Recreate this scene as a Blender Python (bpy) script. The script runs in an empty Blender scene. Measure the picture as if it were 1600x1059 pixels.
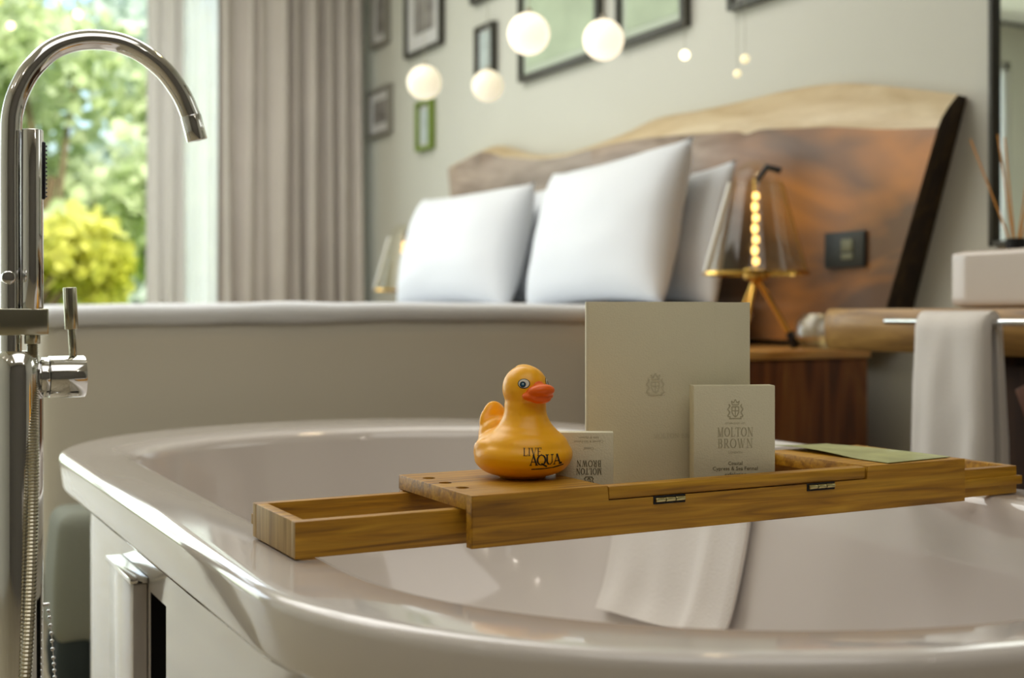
import bpy, bmesh, math, random
from mathutils import Vector, Matrix, noise
from mathutils.bvhtree import BVHTree
PI = math.pi
random.seed(7)
SC = bpy.context.scene
COL = SC.collection

# ---------------------------------------------------------------- camera
CZ = 0.74                                  # height of the camera above the floor
TH = math.atan(1030 / 1950)                # camera heading, clockwise from +Y
cam = bpy.data.cameras.new('camera')
cam.sensor_width = 36.0
cam.lens = 1950 / 1600 * 36.0
cam.shift_y = -39.5 / 1600
cam.clip_start = 0.02
cam.dof.use_dof = True
cam.dof.focus_distance = 1.27
cam.dof.aperture_fstop = 4.4
camo = bpy.data.objects.new('camera', cam)
camo.location = (0, 0, CZ)
camo.rotation_euler = (PI / 2, 0, -TH)
COL.objects.link(camo)
SC.camera = camo

# ---------------------------------------------------------------- view, world, lights
SC.view_settings.view_transform = 'Standard'
SC.view_settings.look = 'None'
SC.view_settings.gamma = 1
SC.view_settings.use_curve_mapping = False
SC.view_settings.exposure = 0.0
SC.cycles.use_denoising = True
SC.cycles.max_bounces = 10
SC.cycles.transparent_max_bounces = 12
SC.cycles.sample_clamp_indirect = 6
SC.cycles.caustics_refractive = False
SC.cycles.caustics_reflective = False

W = bpy.data.worlds.new('world')
SC.world = W
W.use_nodes = True
wn = W.node_tree
for n in list(wn.nodes): wn.nodes.remove(n)
sky = wn.nodes.new('ShaderNodeTexSky')
sky.sky_type = 'NISHITA'
sky.sun_disc = False
sky.sun_elevation = math.radians(48)
sky.sun_rotation = math.radians(200)
sky.air_density = 1.2; sky.dust_density = 3.0
bgn = wn.nodes.new('ShaderNodeBackground'); bgn.inputs[1].default_value = 0.36
won = wn.nodes.new('ShaderNodeOutputWorld')
wn.links.new(sky.outputs[0], bgn.inputs[0]); wn.links.new(bgn.outputs[0], won.inputs[0])

def light(name, kind, loc, rot, energy, color=(1, 1, 1), size=1, size_y=None, spread=None, angle=None, blend=None, spot=None):
    l = bpy.data.lights.new(name, kind)
    l.energy = energy; l.color = color
    if kind == 'AREA':
        l.size = size
        if size_y: l.shape = 'RECTANGLE'; l.size_y = size_y
        if spread: l.spread = math.radians(spread)
    if kind == 'SUN': l.angle = math.radians(angle or 1)
    if kind in ('POINT', 'SPOT'): l.shadow_soft_size = size
    if kind == 'SPOT': l.spot_size = math.radians(spot); l.spot_blend = blend
    o = bpy.data.objects.new(name, l)
    o.location = loc; o.rotation_euler = [math.radians(a) for a in rot]
    COL.objects.link(o)
    return o
# sun on the garden side (comes from behind the house, high, towards +Y)
light('sun', 'SUN', (0, -5, 8), (42, 0, 22), 6.0, (1, 0.95, 0.85), angle=2)
# daylight entering through the tall window (window wall at y = 6.1)
light('window_daylight', 'AREA', (-0.45, 6.4, 1.35), (-90, 0, 0), 85, (0.93, 0.98, 1), 4.2, 2.4)
# unseen soft lights added to fill the bedroom and the bathing corner
light('bedroom_fill_light', 'AREA', (0.2, 3.6, 2.68), (0, 0, 0), 64, (1, 0.985, 0.955), 2.6, 2.6)
light('bath_fill_light', 'AREA', (0.2, -0.2, 2.68), (0, 0, 0), 20, (1, 0.97, 0.92), 2.0, 2.0)
for i_, (lx, ly) in enumerate(((-1.5, -.6), (1.4, -1.3), (-2.2, .5), (-2.4, 1.8))):
    light('chrome_glint_light', 'POINT', (lx, ly, 2.6), (0, 0, 0), 2.6, (1, 0.93, 0.82), .03)  # unseen point lights added for bright specks on the chrome
light('basin_downlight', 'SPOT', (1.6, 2.0, 2.66), (0, 12, 0), 14, (1, 0.76, 0.42), 0.05, spot=75, blend=0.6)

# ---------------------------------------------------------------- materials
def newmat(name):
    m = bpy.data.materials.new(name); m.use_nodes = True
    return m, m.node_tree.nodes, m.node_tree.links, m.node_tree.nodes['Principled BSDF']
def srgb(*c):
    return tuple((v / 12.92 if v <= 0.04045 else ((v + 0.055) / 1.055) ** 2.4) for v in [x / 255 for x in c]) + (1,)
def plain(name, col, rough=0.5, metal=0.0, bump=0, bscale=200, coat=0, var=0, vscale=3, sheen=0, sss=0, spec=None, emit=None, estr=0, trans=0):
    m, N, L, b = newmat(name)
    c = srgb(*col)
    b.inputs['Base Color'].default_value = c
    b.inputs['Roughness'].default_value = rough
    b.inputs['Metallic'].default_value = metal
    if coat: b.inputs['Coat Weight'].default_value = coat; b.inputs['Coat Roughness'].default_value = 0.05
    if sheen: b.inputs['Sheen Weight'].default_value = sheen
    if spec is not None: b.inputs['Specular IOR Level'].default_value = spec
    if trans: b.inputs['Transmission Weight'].default_value = trans
    if sss:
        b.inputs['Subsurface Weight'].default_value = sss
        b.inputs['Subsurface Radius'].default_value = (0.02, 0.01, 0.003)
        b.inputs['Subsurface Scale'].default_value = 0.5
    if emit:
        b.inputs['Emission Color'].default_value = srgb(*emit); b.inputs['Emission Strength'].default_value = estr
    tc = N.new('ShaderNodeTexCoord')
    if var:
        n = N.new('ShaderNodeTexNoise'); n.inputs['Scale'].default_value = vscale; n.inputs['Detail'].default_value = 4
        L.new(tc.outputs['Object'], n.inputs['Vector'])
        r = N.new('ShaderNodeValToRGB')
        r.color_ramp.elements[0].position = 0.3; r.color_ramp.elements[1].position = 0.7
        r.color_ramp.elements[0].color = tuple(x * (1 - var) for x in c[:3]) + (1,)
        r.color_ramp.elements[1].color = tuple(min(1, x * (1 + var)) for x in c[:3]) + (1,)
        L.new(n.outputs['Fac'], r.inputs['Fac']); L.new(r.outputs['Color'], b.inputs['Base Color'])
    if bump:
        n2 = N.new('ShaderNodeTexNoise'); n2.inputs['Scale'].default_value = bscale; n2.inputs['Detail'].default_value = 3
        L.new(tc.outputs['Object'], n2.inputs['Vector'])
        bp = N.new('ShaderNodeBump'); bp.inputs['Strength'].default_value = bump; bp.inputs['Distance'].default_value = 0.002
        L.new(n2.outputs['Fac'], bp.inputs['Height']); L.new(bp.outputs['Normal'], b.inputs['Normal'])
    return m
def wood(name, cols, axis=0, scale=6, stretch=14, rough=0.55, lines=0.5, distort=1.2, coat=0, grain=90):
    """cols: 3 rgb from dark to light; axis: the direction the grain runs in"""
    m, N, L, b = newmat(name)
    tc = N.new('ShaderNodeTexCoord'); mp = N.new('ShaderNodeMapping')
    s = [stretch, stretch, stretch]; s[axis] = 1.0
    mp.inputs['Scale'].default_value = s
    L.new(tc.outputs['Object'], mp.inputs['Vector'])
    n = N.new('ShaderNodeTexNoise'); n.inputs['Scale'].default_value = scale; n.inputs['Detail'].default_value = 6
    n.inputs['Distortion'].default_value = distort
    L.new(mp.outputs[0], n.inputs['Vector'])
    r = N.new('ShaderNodeValToRGB'); e = r.color_ramp.elements
    e[0].position = 0.28; e[0].color = srgb(*cols[0]); e[1].position = 0.72; e[1].color = srgb(*cols[2])
    k = r.color_ramp.elements.new(0.48); k.color = srgb(*cols[1])
    L.new(n.outputs['Fac'], r.inputs['Fac'])
    mp2 = N.new('ShaderNodeMapping'); s2 = [grain] * 3; s2[axis] = 3.0; mp2.inputs['Scale'].default_value = s2
    L.new(tc.outputs['Object'], mp2.inputs['Vector'])
    n2 = N.new('ShaderNodeTexNoise'); n2.inputs['Scale'].default_value = 4; n2.inputs['Detail'].default_value = 4
    L.new(mp2.outputs[0], n2.inputs['Vector'])
    mx = N.new('ShaderNodeMixRGB'); mx.blend_type = 'MULTIPLY'; mx.inputs['Fac'].default_value = lines
    r2 = N.new('ShaderNodeValToRGB'); r2.color_ramp.elements[0].position = 0.3; r2.color_ramp.elements[0].color = (0.45, 0.42, 0.4, 1)
    r2.color_ramp.elements[1].position = 0.62; r2.color_ramp.elements[1].color = (1, 1, 1, 1)
    L.new(n2.outputs['Fac'], r2.inputs['Fac'])
    L.new(r.outputs['Color'], mx.inputs['Color1']); L.new(r2.outputs['Color'], mx.inputs['Color2'])
    L.new(mx.outputs['Color'], b.inputs['Base Color'])
    b.inputs['Roughness'].default_value = rough
    if coat: b.inputs['Coat Weight'].default_value = coat; b.inputs['Coat Roughness'].default_value = 0.25
    bp = N.new('ShaderNodeBump'); bp.inputs['Strength'].default_value = 0.25; bp.inputs['Distance'].default_value = 0.001
    L.new(n2.outputs['Fac'], bp.inputs['Height']); L.new(bp.outputs['Normal'], b.inputs['Normal'])
    return m
def glass_mix(name, tint, alpha_t=0.85, rough=0.03):
    """thin glass: clear, with real reflections at grazing angles"""
    m = bpy.data.materials.new(name); m.use_nodes = True
    N, L = m.node_tree.nodes, m.node_tree.links
    for n in list(N): N.remove(n)
    o = N.new('ShaderNodeOutputMaterial'); t = N.new('ShaderNodeBsdfTransparent'); g = N.new('ShaderNodeBsdfGlossy')
    t.inputs[0].default_value = tint; g.inputs['Roughness'].default_value = rough
    lw = N.new('ShaderNodeLayerWeight'); lw.inputs[0].default_value = 0.5; fr = N.new('ShaderNodeMath'); fr.operation = 'POWER'; fr.inputs[1].default_value = 7.0; L.new(lw.outputs['Facing'], fr.inputs[0])
    mt = N.new('ShaderNodeMath'); mt.operation = 'MULTIPLY_ADD'; mt.inputs[1].default_value = 0.45; mt.inputs[2].default_value = 1 - alpha_t
    mx = N.new('ShaderNodeMixShader')
    L.new(fr.outputs[0], mt.inputs[0]); L.new(mt.outputs[0], mx.inputs[0])
    L.new(t.outputs[0], mx.inputs[1]); L.new(g.outputs[0], mx.inputs[2]); L.new(mx.outputs[0], o.inputs[0])
    return m

M = {}
M['wall'] = plain('wall_plaster', (204, 203, 192), 0.85, bump=0.1, bscale=60, var=0.03, vscale=1.2)
M['wall_back'] = plain('back_wall_paint', (98, 92, 84), 0.8, bump=0.1, bscale=60)
M['ceiling'] = plain('ceiling_paint', (225, 220, 208), 0.9)
M['floor'] = wood('floor_boards', [(150, 138, 112), (176, 163, 136), (194, 183, 157)], 1, 3, 8, 0.4)
M['jamb'] = plain('window_jamb', (205, 204, 200), 0.6)
M['ceramic'] = plain('tub_enamel', (216, 209, 204), 0.09, coat=0.6, bump=0.0, var=0.01, vscale=2)
M['chrome'] = plain('chrome', (228, 228, 228), 0.07, 1.0)
M['nickel'] = plain('brushed_nickel', (190, 188, 170), 0.18, 1.0)
M['hosemetal'] = plain('hose_metal', (180, 175, 158), 0.25, 1.0)
M['brass'] = plain('polished_brass', (225, 180, 95), 0.16, 1.0)
M['hinge'] = plain('hinge_brass', (190, 180, 130), 0.3, 1.0)
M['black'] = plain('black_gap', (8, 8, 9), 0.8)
M['darkmetal'] = plain('dark_metal', (50, 50, 55), 0.35, 0.7)
TEAK = [(124, 82, 14), (178, 126, 22), (206, 156, 42)]
M['teak'] = wood('teak_long', TEAK, 0, 5, 16, 0.5, 0.45)
M['teakY'] = wood('teak_cross', TEAK, 1, 5, 16, 0.5, 0.45)
M['teak_end'] = wood('teak_end', [(140, 112, 70), (176, 145, 92), (198, 168, 116)], 2, 6, 8, 0.6, 0.4)
M['duck'] = plain('duck_vinyl', (255, 182, 0), 0.36, coat=0.06, sss=0.15)
M['beak'] = plain('beak_orange', (246, 104, 0), 0.42)
M['eye_white'] = plain('eye_white', (225, 220, 205), 0.35)
M['eye_ring'] = plain('eye_ring', (22, 30, 44), 0.4)
M['eye_blue'] = plain('eye_blue', (30, 90, 125), 0.35)
M['ink'] = plain('black_ink', (28, 14, 8), 0.6)
M['card'] = plain('cream_card', (218, 211, 182), 0.7, bump=0.25, bscale=600, var=0.02, vscale=8)
M['card_edge'] = plain('card_edge', (222, 216, 190), 0.7)
M['emboss'] = plain('embossed_print', (182, 174, 142), 0.6)
M['print'] = plain('grey_print', (112, 104, 74), 0.6)
M['faint'] = plain('faint_print', (206, 199, 169), 0.7)
M['linen'] = plain('white_linen', (226, 229, 233), 0.85, bump=0.25, bscale=300, sheen=0.2)
M['duvet'] = plain('duvet_cotton', (216, 211, 197), 0.9, bump=0.2, bscale=260, sheen=0.2)
M['bedbase'] = plain('bed_base_fabric', (168, 160, 140), 0.9, bump=0.3, bscale=200)
M['towel'] = plain('towel_terry', (226, 220, 214), 0.95, bump=0.6, bscale=420, sheen=0.4)
M['curtain'] = plain('curtain_fabric', (204, 196, 188), 0.9, bump=0.2, bscale=300, var=0.04, vscale=5)
M['lining'] = plain('lining_fabric', (226, 224, 220), 0.9, bump=0.2, bscale=300)
M['rib_highlight'] = plain('rib_highlight', (250, 250, 244), 0.25, coat=0.5)
M['frame_black'] = plain('frame_black', (62, 60, 50), 0.45)
M['frame_green'] = plain('frame_green', (118, 140, 50), 0.5)
M['frame_grey'] = plain('frame_grey', (138, 134, 124), 0.5)
M['mat_board'] = plain('mat_board', (208, 206, 204), 0.8)
M['mat_green'] = plain('mat_green', (192, 202, 184), 0.8)
M['art_grey'] = plain('art_grey', (138, 133, 128), 0.8, var=0.35, vscale=14)
M['art_green'] = plain('art_green', (178, 192, 165), 0.8, var=0.2, vscale=3)
M['art_pale'] = plain('art_pale', (185, 196, 194), 0.8, var=0.12, vscale=12)
M['walnut_dark'] = wood('walnut_dark', [(62, 30, 14), (124, 68, 32), (160, 104, 50)], 2, 2.2, 9, 0.45, 0.3)
M['night_top'] = wood('nightstand_top', [(176, 118, 50), (212, 152, 78), (232, 184, 112)], 0, 4, 8, 0.3, 0.3, coat=0.3)
M['counter'] = wood('counter_wood', [(120, 88, 48), (165, 125, 66), (190, 150, 84)], 1, 3, 9, 0.4, 0.4)
M['cabinet'] = wood('cabinet_wood', [(36, 20, 8), (60, 36, 16), (88, 56, 24)], 2, 3, 8, 0.85, 0.4)
M['basin'] = plain('basin_ceramic', (206, 194, 184), 0.12, coat=0.4)
M['switch'] = plain('switch_plate', (46, 52, 54), 0.4)
M['switch_key'] = plain('switch_key', (120, 122, 100), 0.4)
M['stool'] = plain('stool_felt', (138, 142, 130), 0.95, bump=0.5, bscale=160)
M['stool_foot'] = plain('stool_foot', (40, 52, 54), 0.7)
M['reed'] = plain('reed', (206, 140, 52), 0.7)
M['leafcard'] = plain('leaf_card', (178, 184, 130), 0.45, var=0.22, vscale=22, coat=0.2)
M['wire'] = plain('thin_wire', (170, 166, 150), 0.5)
M['bark'] = plain('bark', (108, 92, 66), 0.9, bump=0.6, bscale=30)
M['ground'] = plain('garden_ground', (140, 160, 70), 0.95, var=0.3, vscale=2)
M['hedge'] = plain('hedge_leaves', (132, 160, 84), 0.8)
M['lampglass'] = glass_mix('lamp_glass', (0.975, 0.965, 0.91, 1), 0.965, 0.05)
M['clearglass'] = glass_mix('clear_glass', (0.97, 0.98, 0.97, 1), 1.0, 0.01)
M['bowlglass'] = glass_mix('bowl_glass', (0.92, 0.92, 0.8, 1), 0.8, 0.3)
def emitter(name, col, s):
    m, N, L, b = newmat(name)
    b.inputs['Base Color'].default_value = srgb(*col); b.inputs['Roughness'].default_value = 0.4
    b.inputs['Emission Color'].default_value = srgb(*col); b.inputs['Emission Strength'].default_value = s
    return m
M['globe'] = emitter('globe_reflected', (255, 240, 214), 0.95)  # pane reflections of globes and bulbs, built as glowing bodies
M['globe_refl_dim'] = emitter('globe_reflected_soft', (250, 238, 212), 0.42)
M['bulb'] = emitter('bulb_reflection', (255, 240, 200), 2.6)
M['bulb_refl_soft'] = emitter('bulb_reflection_soft', (240, 226, 180), 1.1)
M['filament'] = emitter('filament', (255, 205, 120), 3.2)
def mirror_mat():
    m, N, L, b = newmat('mirror_glass')
    b.inputs['Base Color'].default_value = (0.86, 0.9, 0.88, 1); b.inputs['Metallic'].default_value = 1; b.inputs['Roughness'].default_value = 0.02
    return m
M['mirror'] = mirror_mat()
def leaf_mat(name, cols):
    m, N, L, b = newmat(name)
    tc = N.new('ShaderNodeTexCoord')
    n = N.new('ShaderNodeTexNoise'); n.inputs['Scale'].default_value = 1.6; n.inputs['Detail'].default_value = 3
    L.new(tc.outputs['Object'], n.inputs['Vector'])
    r = N.new('ShaderNodeValToRGB'); r.color_ramp.elements[0].position = 0.35; r.color_ramp.elements[1].position = 0.65
    r.color_ramp.elements[0].color = srgb(*cols[0]); r.color_ramp.elements[1].color = srgb(*cols[1])
    L.new(n.outputs['Fac'], r.inputs['Fac'])
    d = N.new('ShaderNodeBsdfDiffuse'); t = N.new('ShaderNodeBsdfTranslucent'); mx = N.new('ShaderNodeMixShader'); mx.inputs[0].default_value = 0.45
    L.new(r.outputs[0], d.inputs[0]); L.new(r.outputs[0], t.inputs[0]); L.new(d.outputs[0], mx.inputs[1]); L.new(t.outputs[0], mx.inputs[2])
    L.new(mx.outputs[0], N['Material Output'].inputs[0])
    return m
M['leaf_yellow'] = leaf_mat('leaf_yellow', [(204, 206, 78), (232, 230, 140)])
M['leaf_green'] = leaf_mat('leaf_green', [(190, 206, 150), (222, 230, 200)])
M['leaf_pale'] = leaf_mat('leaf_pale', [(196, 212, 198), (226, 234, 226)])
def sheer_mat():
    m = bpy.data.materials.new('sheer_voile'); m.use_nodes = True
    N, L = m.node_tree.nodes, m.node_tree.links
    for n in list(N): N.remove(n)
    o = N.new('ShaderNodeOutputMaterial'); t = N.new('ShaderNodeBsdfTransparent'); d = N.new('ShaderNodeBsdfDiffuse'); tr = N.new('ShaderNodeBsdfTranslucent')
    d.inputs[0].default_value = (0.9, 0.9, 0.88, 1); tr.inputs[0].default_value = (0.95, 0.95, 0.92, 1)
    m1 = N.new('ShaderNodeMixShader'); m1.inputs[0].default_value = 0.65
    m2 = N.new('ShaderNodeMixShader'); m2.inputs[0].default_value = 0.7
    L.new(d.outputs[0], m1.inputs[1]); L.new(tr.outputs[0], m1.inputs[2]); L.new(t.outputs[0], m2.inputs[1]); L.new(m1.outputs[0], m2.inputs[2]); L.new(m2.outputs[0], o.inputs[0])
    return m
M['sheer'] = sheer_mat()

# ---------------------------------------------------------------- helpers
WL = {}                                   # world location of every root / part origin
def thing(name, label, cat, loc=(0, 0, 0), group=None):
    o = bpy.data.objects.new(name, None); COL.objects.link(o)
    o.empty_display_size = 0.05
    o.location = loc; WL[o.name] = Vector(loc)
    o['label'] = label; o['category'] = cat
    if group: o['group'] = group
    return o
def tag(o, label, cat, group=None, kind=None):
    o['label'] = label; o['category'] = cat
    if group: o['group'] = group
    if kind: o['kind'] = kind
    return o
def obj(name, bm, mat, parent=None, loc=None, smooth=40, label=None):
    """bm is in world coordinates; the object's origin is its parent's origin or loc"""
    org = WL[parent.name] if parent else Vector(loc if loc is not None else (0, 0, 0))
    if org.length: bmesh.ops.translate(bm, verts=bm.verts, vec=-org)
    bmesh.ops.recalc_face_normals(bm, faces=bm.faces) if smooth >= 0 else None
    me = bpy.data.meshes.new(name); bm.to_mesh(me); bm.free()
    mats = mat if isinstance(mat, (list, tuple)) else [mat]
    for m_ in mats: me.materials.append(m_)
    if abs(smooth) > 0:
        for p in me.polygons: p.use_smooth = True
        me.set_sharp_from_angle(angle=math.radians(abs(smooth)))
    o = bpy.data.objects.new(name, me); COL.objects.link(o)
    if parent: o.parent = parent
    else: o.location = org
    WL[o.name] = org.copy()
    if label: o['label'] = label
    return o
def structure(name, bm, mat, loc=None):
    o = obj(name, bm, mat, None, loc); o['kind'] = 'structure'; return o
def copy_tree(o, parent=None):
    c = o.copy(); COL.objects.link(c)
    if parent: c.parent = parent
    for ch in list(o.children): copy_tree(ch, c)
    return c
def NB(): return bmesh.new()
def box(bm, x0, x1, y0, y1, z0, z1, bev=0, seg=2, mi=0):
    r = bmesh.ops.create_cube(bm, size=1)
    vs = r['verts']
    for v in vs:
        v.co = Vector((x0 if v.co.x < 0 else x1, y0 if v.co.y < 0 else y1, z0 if v.co.z < 0 else z1))
    fs = list({f for v in vs for f in v.link_faces})
    for f in fs: f.material_index = mi
    if bev:
        es = list({e for v in vs for e in v.link_edges})
        bmesh.ops.bevel(bm, geom=es, offset=bev, segments=seg, affect='EDGES', profile=0.5)
    return vs
def bx(*a, **k):
    bm = NB(); box(bm, *a, **k); return bm
def xform(bm, mat, verts=None):
    bmesh.ops.transform(bm, matrix=mat, verts=verts or bm.verts); return bm
def tube(bm, pts, r, n=20, caps=True, rfun=None):
    """round tube along a polyline"""
    pts = [Vector(p) for p in pts]; rings = []
    up = None
    for i, p in enumerate(pts):
        if i == 0: d = pts[1] - pts[0]
        elif i == len(pts) - 1: d = pts[-1] - pts[-2]
        else: d = (pts[i + 1] - p).normalized() + (p - pts[i - 1]).normalized()
        d.normalize()
        if up is None:
            up = Vector((0, 1, 0)) if abs(d.y) < 0.9 else Vector((1, 0, 0))
        a = (up - d * up.dot(d)).normalized(); b = d.cross(a); up = a
        rr = rfun(i) if rfun else r
        rings.append([bm.verts.new(p + (a * math.cos(2 * PI * k / n) + b * math.sin(2 * PI * k / n)) * rr) for k in range(n)])
    for i in range(len(rings) - 1):
        for k in range(n):
            bm.faces.new((rings[i][k], rings[i][(k + 1) % n], rings[i + 1][(k + 1) % n], rings[i + 1][k]))
    if caps:
        bm.faces.new(rings[0][::-1]); bm.faces.new(rings[-1])
    return bm
def lathe(bm, prof, cx, cy, n=40, closed=False, mi=0):
    """prof: (radius, z) list, axis z through cx, cy"""
    rings = []
    for r, z in prof:
        rings.append([bm.verts.new((cx + r * math.cos(2 * PI * k / n), cy + r * math.sin(2 * PI * k / n), z)) for k in range(n)] if r > 1e-6 else [bm.verts.new((cx, cy, z))])
    for i in range(len(rings) - 1):
        A, B = rings[i], rings[i + 1]
        for k in range(n):
            if len(A) == 1 and len(B) == 1: continue
            if len(A) == 1: f = bm.faces.new((A[0], B[k], B[(k + 1) % n]))
            elif len(B) == 1: f = bm.faces.new((A[k], A[(k + 1) % n], B[0]))
            else: f = bm.faces.new((A[k], A[(k + 1) % n], B[(k + 1) % n], B[k]))
            f.material_index = mi
    return bm
def cyl(bm, p0, p1, r, n=32, bev=0.0):
    p0, p1 = Vector(p0), Vector(p1); d = (p1 - p0).normalized()
    if bev:
        return tube(bm, [p0, p0 + d * bev * 0.3, p0 + d * bev, p1 - d * bev, p1 - d * bev * 0.3, p1], r, n, rfun=lambda i: [r - bev, r - bev * 0.3, r, r, r - bev * 0.3, r - bev][i])
    return tube(bm, [p0, p1], r, n)
def ball(bm, c, r, seg=24, ring=16, sc=(1, 1, 1), rot=None):
    m = Matrix.Translation(Vector(c)) @ (rot.to_4x4() if rot else Matrix.Identity(4)) @ Matrix.Diagonal((r * sc[0], r * sc[1], r * sc[2], 1))
    return bmesh.ops.create_uvsphere(bm, u_segments=seg, v_segments=ring, radius=1, matrix=m)['verts']
def smooth_curve(pts, n=8):
    """Catmull-Rom through the points"""
    P = [Vector(p) for p in pts]; P = [P[0] * 2 - P[1]] + P + [P[-1] * 2 - P[-2]]
    out = []
    for i in range(1, len(P) - 2):
        for k in range(n):
            t = k / n
            out.append(0.5 * ((2 * P[i]) + (P[i + 1] - P[i - 1]) * t + (2 * P[i - 1] - 5 * P[i] + 4 * P[i + 1] - P[i + 2]) * t * t + (-P[i - 1] + 3 * P[i] - 3 * P[i + 1] + P[i + 2]) * t ** 3))
    out.append(P[-2]); return out
def with_modifiers(bm, mods):
    """runs modifiers over a bmesh and gives the result back as a bmesh"""
    me = bpy.data.meshes.new('work'); bm.to_mesh(me); bm.free()
    o = bpy.data.objects.new('work', me); COL.objects.link(o)
    for typ, kw in mods:
        md = o.modifiers.new(typ, typ)
        for k, v in kw.items(): setattr(md, k, v)
    dg = bpy.context.evaluated_depsgraph_get(); dg.update()
    ev = o.evaluated_get(dg); me2 = bpy.data.meshes.new_from_object(ev)
    out = bmesh.new(); out.from_mesh(me2)
    bpy.data.objects.remove(o); bpy.data.meshes.remove(me); bpy.data.meshes.remove(me2)
    return out
def boolean_cut(bm, cutters):
    me = bpy.data.meshes.new('cutter'); cutters.to_mesh(me); cutters.free()
    c = bpy.data.objects.new('cutter', me); COL.objects.link(c)
    out = with_modifiers(bm, [('BOOLEAN', dict(operation='DIFFERENCE', object=c, solver='EXACT'))])
    bpy.data.objects.remove(c); bpy.data.meshes.remove(me)
    return out
def rounded_box(cx, cy, cz, sx, sy, sz, r, n=24, wr=0.0, ws=3.0, seed=0, fn=None):
    """soft box: grid cube clamped to an inner box and pushed out by r"""
    bm = NB()
    bmesh.ops.create_cube(bm, size=2)
    bmesh.ops.subdivide_edges(bm, edges=bm.edges[:], cuts=n, use_grid_fill=True)
    hx, hy, hz = sx / 2 - r, sy / 2 - r, sz / 2 - r
    for v in bm.verts:
        q = Vector([math.copysign(abs(c) ** 0.75, c) for c in v.co])
        p = Vector((q.x * (hx + r), q.y * (hy + r), q.z * (hz + r)))
        inner = Vector((max(-hx, min(hx, p.x)), max(-hy, min(hy, p.y)), max(-hz, min(hz, p.z))))
        d = p - inner
        if d.length > 1e-9: d.normalize()
        nn = d
        v.co = inner + d * r
        if fn: v.co = fn(v.co)
        if wr:
            w = noise.noise(Vector((v.co.x * ws + seed, v.co.y * ws, v.co.z * ws * 0.6))) + 0.5 * noise.noise(Vector((v.co.x * ws * 2.3 + seed, v.co.y * ws * 2.3, v.co.z * ws)))
            v.co += nn * w * wr
        v.co += Vector((cx, cy, cz))
    return bm

# lettering ------------------------------------------------------
GL = {  # thick strokes (t), thin strokes (h), in a box of height 1: (kind, x0, y0, x1, y1)
 'L': (0.62, [('t', .15, 0, .15, 1), ('h', .02, 1, .28, 1), ('h', .02, 0, .6, 0), ('h', .58, 0, .6, .2)]),
 'I': (0.34, [('t', .17, 0, .17, 1), ('h', .02, 1, .32, 1), ('h', .02, 0, .32, 0)]),
 'V': (0.8, [('t', .12, 1, .4, 0), ('h', .4, 0, .7, 1), ('h', 0, 1, .25, 1), ('h', .57, 1, .8, 1)]),
 'E': (0.62, [('t', .15, 0, .15, 1), ('h', .02, 1, .58, 1), ('h', .02, 0, .6, 0), ('h', .15, .52, .45, .52), ('h', .58, 1, .58, .8), ('h', .6, 0, .6, .2)]),
 'A': (0.82, [('h', .1, 0, .4, 1), ('t', .4, 1, .72, 0), ('h', .2, .34, .6, .34), ('h', 0, 0, .22, 0), ('h', .58, 0, .86, 0)]),
 'Q': (0.9, [('o', .43, .5, .4, .5), ('t', .45, .12, .95, -.18)]),
 'U': (0.82, [('t', .15, 1, .15, .3), ('t', .15, .3, .28, .05), ('h', .28, .05, .5, .03), ('h', .5, .03, .66, .25), ('h', .66, .25, .66, 1), ('h', 0, 1, .3, 1), ('h', .54, 1, .8, 1)]),
 'M': (1.0, [('h', .14, 0, .14, 1), ('t', .14, 1, .48, 0), ('h', .48, 0, .82, 1), ('t', .82, 1, .82, 0), ('h', 0, 0, .28, 0), ('h', .68, 0, .96, 0), ('h', 0, 1, .16, 1), ('h', .82, 1, .96, 1)]),
 'O': (0.9, [('o', .43, .5, .4, .5)]),
 'T': (0.76, [('t', .38, 0, .38, 1), ('h', .02, 1, .74, 1), ('h', .22, 0, .54, 0), ('h', .02, 1, .02, .8), ('h', .74, 1, .74, .8)]),
 'N': (0.9, [('h', .14, 0, .14, 1), ('t', .14, 1, .74, 0), ('h', .74, 0, .74, 1), ('h', .02, 0, .26, 0), ('h', .6, 1, .88, 1), ('h', 0, 1, .16, 1)]),
 'B': (0.7, [('t', .15, 0, .15, 1), ('h', .02, 1, .45, 1), ('h', .02, 0, .48, 0), ('h', .15, .52, .48, .52), ('t', .45, 1, .56, .76), ('t', .56, .76, .45, .52), ('t', .48, .52, .62, .26), ('t', .62, .26, .48, 0)]),
 'R': (0.78, [('t', .15, 0, .15, 1), ('h', .02, 1, .45, 1), ('h', .15, .48, .45, .48), ('t', .45, 1, .58, .74), ('t', .58, .74, .45, .48), ('t', .36, .48, .7, 0), ('h', .02, 0, .28, 0), ('h', .6, 0, .8, 0)]),
 'W': (1.16, [('t', .1, 1, .34, 0), ('h', .34, 0, .56, 1), ('t', .52, 1, .76, 0), ('h', .76, 0, 1.02, 1), ('h', 0, 1, .22, 1), ('h', .92, 1, 1.12, 1)]),
 '.': (0.2, [('t', .05, .02, .05, .14)]),
 ' ': (0.4, []),
}
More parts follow.
